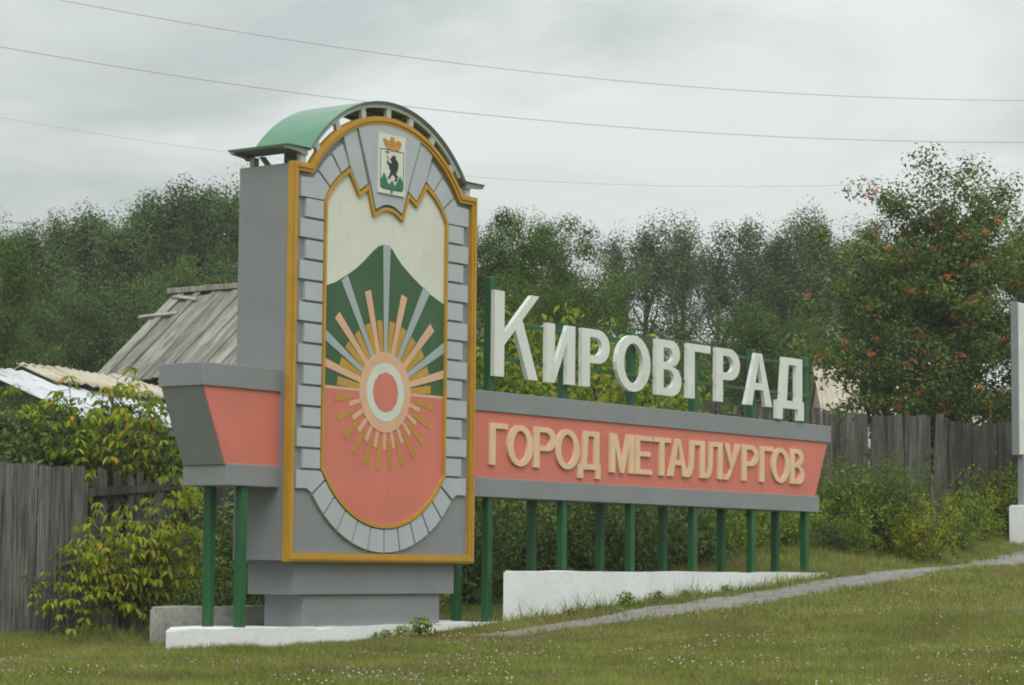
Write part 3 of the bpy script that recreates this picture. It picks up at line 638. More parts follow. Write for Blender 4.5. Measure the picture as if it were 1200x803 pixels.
# house with a board roof: ridge runs along +Y, near slope falls towards -X
def board_house():
    rnd = random.Random(21)
    a = PD(206, 344, 50); rx, ry, rzv = a
    g = float(gh(rx, ry)); root = empty('board_roof_house', (rx, ry-2.4, g)); tag(root, 'old house with a weathered grey board roof in front of the forest', 'house')
    e = Vector((-2.35, 0, -1.97)); Ls = e.length; W = 5.2; far_end = ry; y = far_end; k = 0
    slope_up = -e.normalized(); ydir = Vector((0, -1, 0))
    while y > far_end-W:
        wd = rnd.choice([.16, .2, .24, .27, .3]); org = Vector((rx, y-wd/2, rzv))+e*(1+rnd.uniform(-.015, .035))
        o = link('roof_board', plank_mesh(rnd, wd*1.02, Ls*rnd.uniform(.98, 1.0), .03, .03, .01), 'roofwood')
        lift = Vector((-.62, 0, .74))*(.03 if k % 2 else .0)+Vector((-.62, 0, .74))*rnd.uniform(0, .014)
        frame_from(o, org+lift, ydir, slope_up, root); y -= wd*rnd.uniform(.93, 1.0); k += 1
    # far slope, gable boards, walls
    o = link('back_slope', plank_mesh(rnd, W, Ls, .05, 0, 0), 'roofwood'); frame_from(o, Vector((rx+2.35, far_end-W/2, rzv-1.99)), ydir, Vector((-2.35, 0, 1.97)), root)
    bm = bmesh.new(); add_box(bm, -.13, .13, -W/2-.1, W/2+.12, -.06, .05, .01); o = from_bm('ridge_board', bm, 'roofwood', root); o.location = (rx-.02-root.location.x, far_end-W/2-root.location.y, rzv+.045-g)
    bm = bmesh.new(); z1 = rzv-1.9-g
    for (x0, x1, y0, y1) in ((-1.95, -1.8, -W/2+.35, W/2-.35), (1.8, 1.95, -W/2+.35, W/2-.35), (-1.8, 1.8, W/2-.5, W/2-.35), (-1.8, 1.8, -W/2+.35, -W/2+.5)): add_box(bm, x0, x1, y0, y1, -.3, z1+.2)
    for yy in (W/2-.43, -W/2+.43):
        f = [bm.verts.new((x, yy+dy, z)) for dy in (-.05, .05) for x, z in ((-1.9, z1+.18), (1.9, z1+.18), (0, rzv-g-.08))]
        bm.faces.new(f[:3]); bm.faces.new(f[3:][::-1])
        for i in range(3): bm.faces.new((f[i], f[(i+1) % 3], f[3+(i+1) % 3], f[3+i]))
    o = from_bm('wall', bm, 'fence_dark', root); o.location = (rx-root.location.x, far_end-W/2-root.location.y, 0)
    # loose boards thrown over the roof
    for (sy, sl_, ln, ang) in ((-.45, .30, 1.0, .05), (-.62, .08, .75, -.18)):
        o = link('loose_board', plank_mesh(rnd, .10, ln, .035, .02), 'roofwood'); o_ = Vector((rx, far_end, rzv))+e*sl_+Vector((-.62, 0, .74))*.075
        dirv = (Vector((0, -1, 0))+slope_up*ang).normalized(); nrm = Vector((-.62, 0, .74)).normalized()
        frame_from(o, o_+Vector((0, -sy-.75, 0)) if False else o_+Vector((0, .28 if sl_ > .2 else -.15, 0)), nrm.cross(dirv), dirv, root)
board_house()

# low shed with pale sheets and a slate strip along its ridge
def low_shed():
    rnd = random.Random(22)
    a = PD(-40, 427, 31.2); b = PD(215, 464, 37.4); A_ = Vector(a); B_ = Vector(b); B_.z = A_.z = (A_.z+B_.z)/2
    d = B_-A_; Ln = d.length; d.normalize(); nrm = Vector((d.y, -d.x, 0)); g = float(gh(A_.x, A_.y))
    if nrm.dot(Vector((-1, -1, 0))) < 0: nrm = -nrm
    mid = (A_+B_)/2; root = empty('low_shed', (mid.x, mid.y, g)); tag(root, 'low shed with pale debris-strewn roof sheets and beige slate along the ridge', 'shed')
    fall = (nrm*1.0+Vector((0, 0, -.42))); fall.normalize(); up = -fall
    n = int(Ln/.95)
    for i in range(n+1):
        p = A_+d*((i+.5)*.95)
        o = link('roof_sheet', sheet_mesh(.98, 1.75, .012, 3, .012, i), 'roofwhite'); frame_from(o, p+fall*(1.75+rnd.uniform(-.03, .03))+Vector((0, 0, .012*(i % 2)-.01)), d, up, root)
    for i in range(2, n+3):
        p = A_+d*(i*.86+.35); ln = .55+.25*i/n
        o = link('slate_sheet', sheet_mesh(.92, ln, .012, 4, .018, i), 'slate')
        frame_from(o, p+fall*(ln-.16+rnd.uniform(-.05, .05))+Vector((0, 0, .075+.02*(i % 2))), d+Vector((0, 0, rnd.uniform(-.03, .03))), up+Vector((0, 0, rnd.uniform(-.02, .06))), root)
        o = link('slate_sheet', sheet_mesh(.92, .8, .012, 4, .018, i+40), 'slate')
        frame_from(o, p-nrm*.78+Vector((0, 0, -.25+.02*(i % 2))), d, nrm*.78+Vector((0, 0, .38)), root)
    bm = bmesh.new(); h = A_.z-g
    bx_ = lambda s0, s1, n0, n1, z0, z1: [bm.verts.new(A_-mid+d*s_+nrm*q+Vector((0, 0, z-h+h-A_.z+A_.z))-Vector((0, 0, 0))) for z in (z0, z1) for s_, q in ((s0, n0), (s1, n0), (s1, n1), (s0, n1))]
    for (s0, s1, n0, n1, z1) in ((.2, Ln-.1, 1.25, 1.35, h-.75), (.2, Ln-.1, -1.0, -.9, h-.62)):
        v = [bm.verts.new(Vector(((A_-mid)+d*s_+nrm*q).xy.to_3d())+Vector((0, 0, z))) for z in (-.2, z1) for s_, q in ((s0, n0), (s1, n0), (s1, n1), (s0, n1))]
        for f in ((0, 1, 2, 3), (7, 6, 5, 4), (0, 1, 5, 4), (1, 2, 6, 5), (2, 3, 7, 6), (3, 0, 4, 7)): bm.faces.new([v[q] for q in f])
    from_bm('wall', bm, 'fence_dark', root)
low_shed()

# houses seen through the rowan
def far_house(name, pxa, pxb, D, ridge_y, eave_y, label, sheets, wallmat, roofmat, cap):
    rnd = random.Random(int(pxa)); A_ = Vector(PD(pxa, ridge_y, D)); B_ = Vector(PD(pxb, ridge_y, D)); B_.z = A_.z
    d = B_-A_; Ln = d.length; d.normalize(); nrm = Vector((d.y, -d.x, 0)); nrm = -nrm if nrm.dot(Vector((-1, -1, 0))) < 0 else nrm
    zr = A_.z; ze = zat(pxa, eave_y, D-1.6); run = 2.0; g = float(gh(A_.x, A_.y)); mid = (A_+B_)/2; root = empty(name, (mid.x, mid.y, g)); tag(root, label, 'house')
    fall = (nrm*run+Vector((0, 0, ze-zr))); sl_ = fall.length; fall.normalize()
    wd = Ln/sheets
    for i in range(sheets):
        p = A_+d*((i+.5)*wd)
        for s in (1, -1):
            f2 = fall if s > 0 else Vector((-fall.x, -fall.y, fall.z))
            o = link('roof_sheet', sheet_mesh(wd*1.02, sl_, .015, 4, .025, i), roofmat); frame_from(o, p+f2*sl_+Vector((0, 0, .012*(i % 2))), d*s, -f2, root)
    bm = bmesh.new(); v = [bm.verts.new(((d*s_+nrm*q).xy.to_3d())+Vector((0, 0, z))) for s_, q, z in ((-Ln/2, -.12, -.03), (-Ln/2, .12, -.03), (-Ln/2, 0, .08), (Ln/2, -.12, -.03), (Ln/2, .12, -.03), (Ln/2, 0, .08))]
    for f in ((0, 1, 2), (5, 4, 3), (0, 3, 4, 1), (1, 4, 5, 2), (2, 5, 3, 0)): bm.faces.new([v[q] for q in f])
    o = from_bm('ridge_cap', bm, cap, root); o.location = (0, 0, zr-g+.03)
    bm = bmesh.new(); zw = ze-g+.1; L2 = Ln/2-.15; q = run-.2
    pts = [(-L2, -q, -.3), (L2, -q, -.3), (L2, q, -.3), (-L2, q, -.3), (-L2, -q, zw), (L2, -q, zw), (L2, q, zw), (-L2, q, zw), (-L2, 0, zr-g-.05), (L2, 0, zr-g-.05)]
    v = [bm.verts.new(((d*a+nrm*b).xy.to_3d())+Vector((0, 0, c))) for a, b, c in pts]
    for f in ((0, 1, 5, 4), (2, 3, 7, 6), (1, 2, 6, 9, 5), (3, 0, 4, 8, 7)): bm.faces.new([v[k] for k in f])
    from_bm('wall', bm, wallmat, root)
far_house('slate_roof_house', 952, 1075, 60, 427, 492, 'house with pale corrugated slate roof behind the board fence and rowan', 5, 'housewall', 'slate', 'fence_dark')
far_house('white_house', 1085, 1250, 64, 418, 458, 'white walled house behind the rowan trunk', 5, 'housewall', 'roofwhite', 'fence_dark')

# second sign at the right
sgx, sgy = PXY(1199, 43.0); sg = empty('roadside_sign', (sgx, sgy, float(gh(sgx, sgy)))); tag(sg, 'white sign board with grey edge on a dark post above a whitewashed block', 'sign')
zt_, zb_ = zat(1189, 351, 43), zat(1189, 532, 43); g0 = sg.location.z
o = box('board', 0, 2.4, .05, .17, zb_-g0, zt_-g0, 'white', sg, .01)
o = box('edge_strip', -.035, 0, .045, .175, zb_-g0-.01, zt_-g0+.01, 'grey', sg, .004)
o = box('post', .16, .34, .06, .16, .3, zb_-g0+.1, 'darkgrey', sg, .006); o = box('post', 2.0, 2.18, .06, .16, .3, zb_-g0+.1, 'darkgrey', sg, .006)
bx0, by0 = sgx-.36, sgy-.25
footing('whitewashed_block', [(bx0, by0), (bx0+2.6, by0), (bx0+2.6, by0+.7), (bx0+.02, by0+.35)], zat(1183, 592, 43), 'whitewash', 'whitewashed concrete block with chipped corner under the white sign board', 15, 'block', .015)

# ------------------------------------------------------------------ power lines
def wire(pts, rad, label):
    """pts: (px, py, depth); hangs between supports outside the picture"""
    P3 = [Vector(PD(*p)) for p in pts]; n = 48; path = []
    tt_ = [0]
    for a, b in zip(P3, P3[1:]): tt_.append(tt_[-1]+(b-a).length)
    co = np.array([[*p] for p in P3]); tv = np.array(tt_); deg = min(2, len(P3)-1)
    fx = [np.polyfit(tv, co[:, k], deg) for k in range(3)]
    for t in np.linspace(-14, tt_[-1]+16, n): path.append([np.polyval(f, t) for f in fx])
    c = Vector(path[0]); bm = bmesh.new(); tube_bm(bm, [Vector(p)-c for p in path], [rad]*n, 5)
    o = from_bm('power_line', bm, 'wirem', None, True); o.location = c; tag(o, label, 'cable')
wire([(70, 0, 30.3), (600, 82, 33), (1200, 118, 36)], .0040, 'thin grey power cable crossing the sky highest of all')
wire([(0, 55, 30), (600, 138, 33), (1200, 167, 36)], .0040, 'thin grey power cable passing just above the arched canopy')
wire([(0, 138, 40), (280, 180, 41.5), (640, 213, 43.5), (1050, 215, 46)], .0026, 'faint thin cable passing behind the top of the stele')
wire([(0, 258, 104), (60, 267, 104.5), (400, 300, 106)], .018, 'faint distant cable running down into the forest treetops')

# ------------------------------------------------------------------ vegetation
def leaf_mesh(name, pos, size, rng, up=.5, aspect=.55, droop=0.0, fold=.18, outv=None):
    """one diamond leaf per position, separate islands"""
    n = len(pos); nrm = rng.normal(size=(n, 3))
    if outv is not None: nrm = nrm*.55+outv*1.0
    nrm[:, 2] += up*1.6; nrm /= np.linalg.norm(nrm, axis=1)[:, None]
    d = rng.normal(size=(n, 3)); d[:, 2] -= droop; d -= nrm*np.sum(d*nrm, 1)[:, None]; d /= np.linalg.norm(d, axis=1)[:, None]
    sd = np.cross(nrm, d); size = np.broadcast_to(size, (n,))*rng.uniform(.65, 1.25, n); l_ = size[:, None]
    v = np.stack([pos, pos+d*l_*.45+sd*l_*aspect*.5+nrm*l_*fold*.5, pos+d*l_-nrm*l_*fold*.3, pos+d*l_*.45-sd*l_*aspect*.5+nrm*l_*fold*.5], 1).reshape(-1, 3)
    me = bpy.data.meshes.new(name); me.vertices.add(4*n); me.vertices.foreach_set('co', v.astype(np.float32).ravel())
    me.loops.add(4*n); me.loops.foreach_set('vertex_index', np.arange(4*n, dtype=np.int32)); me.polygons.add(n)
    me.polygons.foreach_set('loop_start', np.arange(0, 4*n, 4, dtype=np.int32)); me.update(calc_edges=True); me.validate(); return me
GA = 2.399963
def gen_tree(seed, H, cb, rad, prof, nl, elev, hubs, lph, leaf, sig, trunk_r=.16, lean=.0, fork=False, up=.5, droop=.3, zs=.72):
    """tapered trunk, limbs and twigs with leaf clumps at the twig ends"""
    rng = np.random.default_rng(seed); bm = bmesh.new(); H2 = H*.95
    wob = rng.normal(0, .035*H/6, (6, 2)); wob[0] = 0
    tz = np.array([0, .2, .4, .6, .8, 1])*H2
    tr = lambda z: np.array([np.interp(z, tz, wob[:, 0])+lean*z, np.interp(z, tz, wob[:, 1]), z])
    tube_bm(bm, [tr(z) for z in tz], [trunk_r*(1-.86*f)+(.05 if f == 0 else 0) for f in (0, .2, .4, .6, .8, 1)], 7)
    C_ = [tr(H2*f)+rng.normal(0, .12, 3) for f in (.8, .84, .88, .91, .94, .97, 1.0)]
    for i in range(nl):
        t = (i+.5)/nl; z = cb+(H*.93-cb)*t; az = i*GA+rng.normal(0, .35); ln = rad*prof(t)*rng.uniform(.62, 1.18); el = R(elev(t)+rng.normal(0, 9))
        p0 = tr(min(z*.93, H2)); dv = np.array([math.cos(az)*math.cos(el), math.sin(az)*math.cos(el), math.sin(el)])
        pts = [p0]
        for k in range(1, 4): pts.append(p0+dv*ln*k/3+np.array([0, 0, .10*ln*(k/3)**2])+rng.normal(0, .04*ln, 3))
        r0 = trunk_r*(.42-.25*t); tube_bm(bm, pts, [r0, r0*.7, r0*.45, r0*.15], 5)
        for h in range(hubs):
            f = rng.uniform(.28, 1.05); q = pts[0]+(pts[3]-pts[0])*min(f, 1.05); off = rng.normal(0, 1, 3)*np.array([1, 1, .6])*ln*.17; e_ = q+off
            if h < 3: tube_bm(bm, [q, (q+e_)/2+rng.normal(0, .03, 3), e_], [r0*.28, r0*.2, r0*.06], 4)
            C_.append(e_)
    C_ = np.array(C_); n = len(C_); cnt = np.maximum(3, rng.poisson(lph, n)); idx = np.repeat(np.arange(n), cnt)
    ss = sig*rng.uniform(.6, 1.35, n)
    rv = rng.normal(size=(len(idx), 3)); rv /= np.maximum(.35, np.linalg.norm(rv, axis=1))[:, None]; rv *= (rng.uniform(0, 1, len(idx))**.45*1.55)[:, None]
    pos = C_[idx]+rv*np.array([1, 1, zs])*ss[idx][:, None]
    bmesh.ops.recalc_face_normals(bm, faces=bm.faces); tm = bpy.data.meshes.new('trunk'); bm.to_mesh(tm); bm.free()
    for p in tm.polygons: p.use_smooth = True
    return tm, leaf_mesh('crown', pos, leaf, rng, up, .6, droop, outv=rv), float(np.quantile(pos[:, 2], .9965)), C_
def gen_shrub(seed, h, r, stems, hubs, lph, leaf, sig, up=.35, droop=.6, spread=.8, low=.12):
    rng = np.random.default_rng(seed); bm = bmesh.new(); C_ = []
    for i in range(stems):
        az = i*GA+rng.normal(0, .3); rr = r*math.sqrt((i+.5)/stems)*spread; hh = h*(1-.45*((i+.5)/stems)**1.5)*rng.uniform(.8, 1.05)
        b = np.array([math.cos(az), math.sin(az), 0])*rr*.25; e_ = np.array([math.cos(az)*rr, math.sin(az)*rr, hh]); m_ = (b+e_)/2+np.array([-math.cos(az)*rr*.12, -math.sin(az)*rr*.12, hh*.1])
        tube_bm(bm, [b-np.array([0, 0, .1]), m_, e_], [.018*h/1.5, .011*h/1.5, .004], 5)
        for k in range(hubs):
            f = low+(1-low)*(k+rng.uniform(0, 1))/hubs; q = (b*(1-f)**2+2*m_*f*(1-f)+e_*f*f)+rng.normal(size=3)*np.array([1, 1, .5])*r*.22
            q[2] = max(q[2], .04); C_.append(q)
    C_ = np.array(C_); n = len(C_); cnt = np.maximum(2, rng.poisson(lph, n)); idx = np.repeat(np.arange(n), cnt); ss = sig*rng.uniform(.6, 1.4, n)
    rv = rng.normal(size=(len(idx), 3)); pos = C_[idx]+rv*ss[idx][:, None]*np.array([1, 1, .8]); pos[:, 2] = np.maximum(pos[:, 2], .02)
    bmesh.ops.recalc_face_normals(bm, faces=bm.faces); tm = bpy.data.meshes.new('stems'); bm.to_mesh(tm); bm.free()
    return tm, leaf_mesh('foliage', pos, leaf, rng, up, .55, droop, outv=rv*.7), float(np.quantile(pos[:, 2], .995)), C_
LM = {
 'forest': leafmat('forest_leaves', (0.046, 0.077, 0.024, 1), (0.100, 0.160, 0.048, 1), (0.176, 0.255, 0.073, 1), .3, nscale=.35),
 'forest2': leafmat('poplar_leaves', (0.055, 0.086, 0.036, 1), (0.119, 0.173, 0.072, 1), (0.191, 0.256, 0.105, 1), .3, nscale=.35),
 'mid': leafmat('garden_tree_leaves', (0.044, 0.079, 0.017, 1), (0.109, 0.176, 0.037, 1), (0.185, 0.268, 0.057, 1), .33, nscale=.5),
 'lime': leafmat('maple_shrub_leaves', (0.092, 0.143, 0.016, 1), (0.232, 0.284, 0.028, 1), (0.390, 0.398, 0.044, 1), .4, (0.511, 0.295, 0.028, 1), .975, 1.3),
 'maple': leafmat('ash_maple_leaves', (0.112, 0.178, 0.019, 1), (0.285, 0.355, 0.032, 1), (0.478, 0.498, 0.051, 1), .4, (0.657, 0.370, 0.032, 1), .975, 1.3),
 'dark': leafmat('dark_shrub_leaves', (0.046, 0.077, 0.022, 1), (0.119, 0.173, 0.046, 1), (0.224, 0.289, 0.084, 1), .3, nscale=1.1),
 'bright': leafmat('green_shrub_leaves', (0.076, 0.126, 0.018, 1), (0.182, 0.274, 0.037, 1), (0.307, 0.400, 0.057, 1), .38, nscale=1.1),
 'rowan': leafmat('rowan_leaves', (0.048, 0.089, 0.020, 1), (0.122, 0.193, 0.040, 1), (0.228, 0.296, 0.067, 1), .33, (0.334, 0.172, 0.034, 1), .965, .8),
}
def put(name, proto, leafkey, bark, px, D, top, label, cat, group=None, parts=('trunk', 'crown'), rnd=random.Random(77), wide=1.0, base=None, sink=.05):
    tm, cm, H, _ = proto; x, y = PXY(px, D); g = float(gh(x, y)); z = g if base is None else base
    k = (zat(px, top, D)-z)/H
    root = empty(name, (x, y, z-sink)); s_ = k*wide*rnd.uniform(.9, 1.12); root.scale = (s_, s_, k); root.rotation_euler = (0, 0, rnd.uniform(0, 6.28))
    o = link(parts[0], tm, bark, root); o2 = link(parts[1], cm, LM[leafkey], root); tag(root, label, cat, group); return root
ov = lambda t: .35+.65*math.sin(math.pi*min(1, .12+.80*t))**.8
spire = lambda t: (.55+.45*math.sin(math.pi*min(1, .25+.5*t)))*(1-.62*t**2.2)
rndv = lambda t: .5+.5*math.sin(math.pi*(.15+.72*t))
F = [gen_tree(100+i, 13, 1.6+.6*(i % 2), 2.6, spire, 27, lambda t: 30+40*t, 5, 250, .120, .46, .17, zs=1.0) for i in range(4)]
G = [gen_tree(120+i, 13, 4.4, 2.9, ov, 19, lambda t: 42+28*t, 4, 185, .120, .42, .19, zs=1.35) for i in range(4)]
W = [gen_tree(140+i, 9, .8, 3.2, rndv, 27, lambda t: 14+50*t, 5, 250, .105, .48, .15) for i in range(3)]
gF = 'forest trees at the left'; gG = 'poplars in the middle distance'
def fref(px, back=False):
    if px > 285: return ('forest tree hidden behind the stele', 'tree', 'forest trees behind the stele')
    w_ = 'behind the low shed' if px < 115 else 'behind the board roof house'
    if back: return ('forest tree of the second row showing over the trees ' + w_, 'tree', 'second row forest trees ' + w_)
    return ('tall dark green tree at the forest edge ' + w_, 'tree', 'forest edge trees ' + w_)
prof_l = [(-120, 250), (-60, 255), (-10, 262), (30, 262), (62, 252), (98, 243), (130, 252), (165, 226), (200, 213), (236, 216), (268, 211), (310, 218), (360, 235), (420, 245)]
for i, (px, top) in enumerate(prof_l): put('forest_tree', F[i % 4], 'forest', 'bark', px, 84+(i*37 % 10), top, *fref(px))
for i, px in enumerate(range(-90, 420, 52)): put('forest_tree', F[(i+1) % 4], 'forest', 'bark', px+(i*29 % 17), 98+(i*13 % 8), float(np.interp(px, [p for p, _ in prof_l], [t for _, t in prof_l]))+14+(i*31 % 14), *fref(px, True))
fu = 'rounded dark green understorey tree below the tall forest trees'
for i, (px, top) in enumerate(((-60, 330), (10, 318), (45, 360), (85, 335), (130, 350), (165, 320), (215, 300), (265, 285), (320, 300))): put('forest_tree', W[i % 3], 'forest', 'bark', px, 70+(i*7 % 6), top, fu, 'tree', 'understorey trees at the left', wide=.85)
put('young_birch', F[1], 'mid', 'barkpale', 6, 62, 268, 'slim lighter green tree with pale stem at the forest edge', 'tree', wide=.6)
ORD = 'first second third fourth fifth sixth seventh eighth ninth'.split()
LT = list(zip((605, 652, 697, 742, 793, 819, 853, 890, 926), ORD))
def lref(px):
    d = sorted(LT, key=lambda q: abs(q[0]-px)); a, b = d[0], d[1]
    if px > 945: return 'beyond the end of the white name'
    if px < 588: return 'beside the ochre stele frame before the white name'
    if abs(a[0]-px) < 9: return 'behind the %s white letter' % a[1]
    a, b = sorted((a, b)); return 'behind the gap of %s and %s white letters' % (a[1], b[1])
for i, (px, top) in enumerate(((722, 268), (756, 246), (800, 254), (842, 258), (880, 258), (915, 252), (950, 239), (992, 250), (1030, 262), (1070, 258), (1120, 262), (1198, 236), (1240, 250))):
    far = px > 945; put('poplar_tree', G[i % 4], 'forest2', 'bark', px, 82+(i*29 % 9), top, 'airy poplar in the distant row beyond the rowan' if far else 'airy poplar in the distant row ' + lref(px), 'tree', 'poplars beyond the rowan' if far else gG, wide=.9)
for i, px in enumerate(range(905, 1010, 46)): put('poplar_tree', G[(i+2) % 4], 'forest2', 'bark', px+(i*17 % 13), 97+(i*11 % 7), 280+(i*23 % 18), 'poplar mostly hidden behind the front poplar row', 'tree', 'poplars of the back row')
for i, (px, D, top) in enumerate(((540, 62, 250), (575, 58, 246), (612, 60, 244), (650, 63, 254), (682, 66, 284), (600, 52, 318), (655, 54, 330), (540, 50, 330))):
    put('garden_tree', W[i % 3], 'mid', 'bark', px, D, top, ('tall' if i < 5 else 'lower') + ' broad fresh green tree ' + lref(px), 'tree', 'broad trees behind the letters', wide=.72)
for i, (px, D, top) in enumerate(((850, 66, 372), (888, 62, 352), (925, 64, 366), (960, 66, 380), (815, 70, 398))): put('round_tree', W[(i+1) % 3], 'mid', 'bark', px, D, top, 'low rounded tree under the poplars ' + lref(px), 'tree', 'low rounded trees below the poplars', wide=.8)

# rowan with berries
def rowan():
    pr = gen_tree(200, 7.2, 1.25, 2.75, lambda t: .80+.34*math.sin(math.pi*min(1, .1+.85*t)), 44, lambda t: 14+52*t, 10, 130, .098, .29, .17, .01, up=.4, droop=.5)
    r_ = put('rowan_tree', pr, 'rowan', 'bark', 1118, 48.5, 184, 'rowan tree hung with orange berry clusters behind the board fence', 'tree', wide=1.08)
    rng = np.random.default_rng(5); C_ = pr[3]; rad = np.hypot(C_[:, 0], C_[:, 1]); sel = rng.choice(len(C_), 230, replace=False, p=(rad+.3)/np.sum(rad+.3))
    bm = bmesh.new()
    for i in sel:
        c = C_[i]+rng.normal(0, .16, 3)
        for k in range(16):
            q = c+rng.normal(0, 1, 3)*np.array([.055, .055, .04]); rr = .024
            v = [bm.verts.new(q+np.array(d)*rr) for d in ((1, 0, 0), (-1, 0, 0), (0, 1, 0), (0, -1, 0), (0, 0, 1), (0, 0, -1))]
            for a, b, c2 in ((0, 2, 4), (2, 1, 4), (1, 3, 4), (3, 0, 4), (2, 0, 5), (1, 2, 5), (3, 1, 5), (0, 3, 5)): bm.faces.new((v[a], v[b], v[c2]))
    M['berry'] = paint('rowan_berry_skin', (.52, .115, .022, 1), .35, .25, 3, 0)
    o = from_bm('berries', bm, 'berry', r_); tag(o, kind='stuff')
rowan()
put('rowan_tree', gen_tree(210, 6, .9, 2.0, rndv, 22, lambda t: 20+45*t, 11, 40, .12, .2, .11), 'rowan', 'bark', 1040, 50.5, 262, 'smaller darker rowan leaning over the slate roof beside the large rowan', 'tree', wide=1.0)
put('rowan_tree', gen_tree(211, 6, .9, 2.0, rndv, 22, lambda t: 20+45*t, 11, 40, .12, .2, .11), 'rowan', 'bark', 1215, 51, 262, 'dark leafy tree behind the white sign board', 'tree', wide=.9)

# shrubs
S = [gen_shrub(300+i, 1.6, 1.1, 13, 9, 26, .085, .10) for i in range(3)]
T = [gen_shrub(320+i, 2.4, 1.5, 15, 10, 30, .10, .13) for i in range(2)]
FB = [gen_shrub(340+i, 2.2, 1.5, 22, 12, 60, .055, .12, .5, .2) for i in range(2)]
gS = 'shrubs behind the sign posts'
sp = [(548, 29.6, 600, 'dark'), (590, 30.5, 588, 'mid'), (630, 31.0, 592, 'dark'), (668, 31.6, 585, 'dark'), (705, 32.3, 590, 'mid'), (742, 33.0, 583, 'dark'), (780, 33.8, 588, 'dark'), (815, 34.6, 586, 'mid'), (850, 35.5, 590, 'bright'), (885, 36.5, 588, 'bright'), (920, 37.4, 592, 'bright')]
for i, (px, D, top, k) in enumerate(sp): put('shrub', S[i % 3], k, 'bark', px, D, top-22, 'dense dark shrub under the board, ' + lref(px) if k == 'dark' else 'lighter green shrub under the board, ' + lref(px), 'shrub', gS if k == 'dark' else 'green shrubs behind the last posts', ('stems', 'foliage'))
for i, (px, D, top) in enumerate(((560, 40, 440), (610, 38, 450), (665, 39, 452), (720, 41, 452), (775, 42, 452), (830, 42.5, 462), (880, 43, 470))): put('tall_shrub', T[i % 2], 'dark' if i % 3 else 'mid', 'bark', px, D, top, 'tall hedge shrub close ' + lref(px), 'shrub', 'tall hedge shrubs behind the board', ('stems', 'foliage'))
for i, (px, D, top) in enumerate(((575, 36, 385), (612, 35, 425), (655, 36.5, 362), (690, 37, 378), (735, 38, 395), (640, 34, 432), (700, 35, 440))): put('lime_shrub', T[(i+1) % 2], 'lime' if i in (5, 6, 1, 2) else 'bright', 'bark', px, D, top, ('yellow-green maple shrub ' if i in (5, 6, 1, 2) else 'fresh green shrub ') + lref(px), 'shrub', 'lime shrubs behind the letters' if i in (5, 6, 1, 2) else 'fresh green shrubs behind the letters', ('stems', 'foliage'), wide=.8)
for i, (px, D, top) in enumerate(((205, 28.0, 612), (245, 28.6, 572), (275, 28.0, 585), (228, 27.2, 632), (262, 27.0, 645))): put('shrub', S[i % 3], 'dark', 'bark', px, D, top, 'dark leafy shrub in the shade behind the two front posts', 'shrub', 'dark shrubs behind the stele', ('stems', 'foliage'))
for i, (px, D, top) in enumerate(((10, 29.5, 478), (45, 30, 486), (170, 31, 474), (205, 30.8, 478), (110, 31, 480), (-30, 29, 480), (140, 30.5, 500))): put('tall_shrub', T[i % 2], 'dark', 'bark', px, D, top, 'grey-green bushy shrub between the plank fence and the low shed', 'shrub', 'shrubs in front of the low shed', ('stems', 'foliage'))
# right-hand weeds and bushes
wl = [(985, 38.4, 545, 'bright', S), (1018, 38.8, 526, 'mid', FB), (1050, 39.2, 545, 'mid', FB), (1000, 37.6, 596, 'bright', S), (1088, 38.2, 572, 'lime', S), (1110, 40.2, 588, 'dark', S), (1140, 42, 572, 'bright', S), (1166, 44.2, 540, 'lime', S), (1192, 45.2, 535, 'bright', S), (1062, 38.0, 606, 'lime', S), (1125, 40, 606, 'bright', S), (1150, 42.6, 600, 'dark', S), (970, 37.4, 600, 'dark', S), (1215, 44.5, 545, 'bright', S)]
lb = {'bright': ('bright green weedy bush on the bank below the board fence', 'weedy bushes below the fence'), 'mid': ('large rounded feathery green bush below the board fence', 'large bushes below the fence'), 'lime': ('yellowish maple seedling among bushes below the board fence', 'yellowish seedlings below the fence'), 'dark': ('dark low bush among weeds below the board fence', 'dark bushes below the fence')}
for i, (px, D, top, k, pr) in enumerate(wl): put('bush', pr[i % len(pr)], k, 'bark', px, D, top, lb[k][0], 'bush', lb[k][1], ('stems', 'foliage'), wide=1.0)

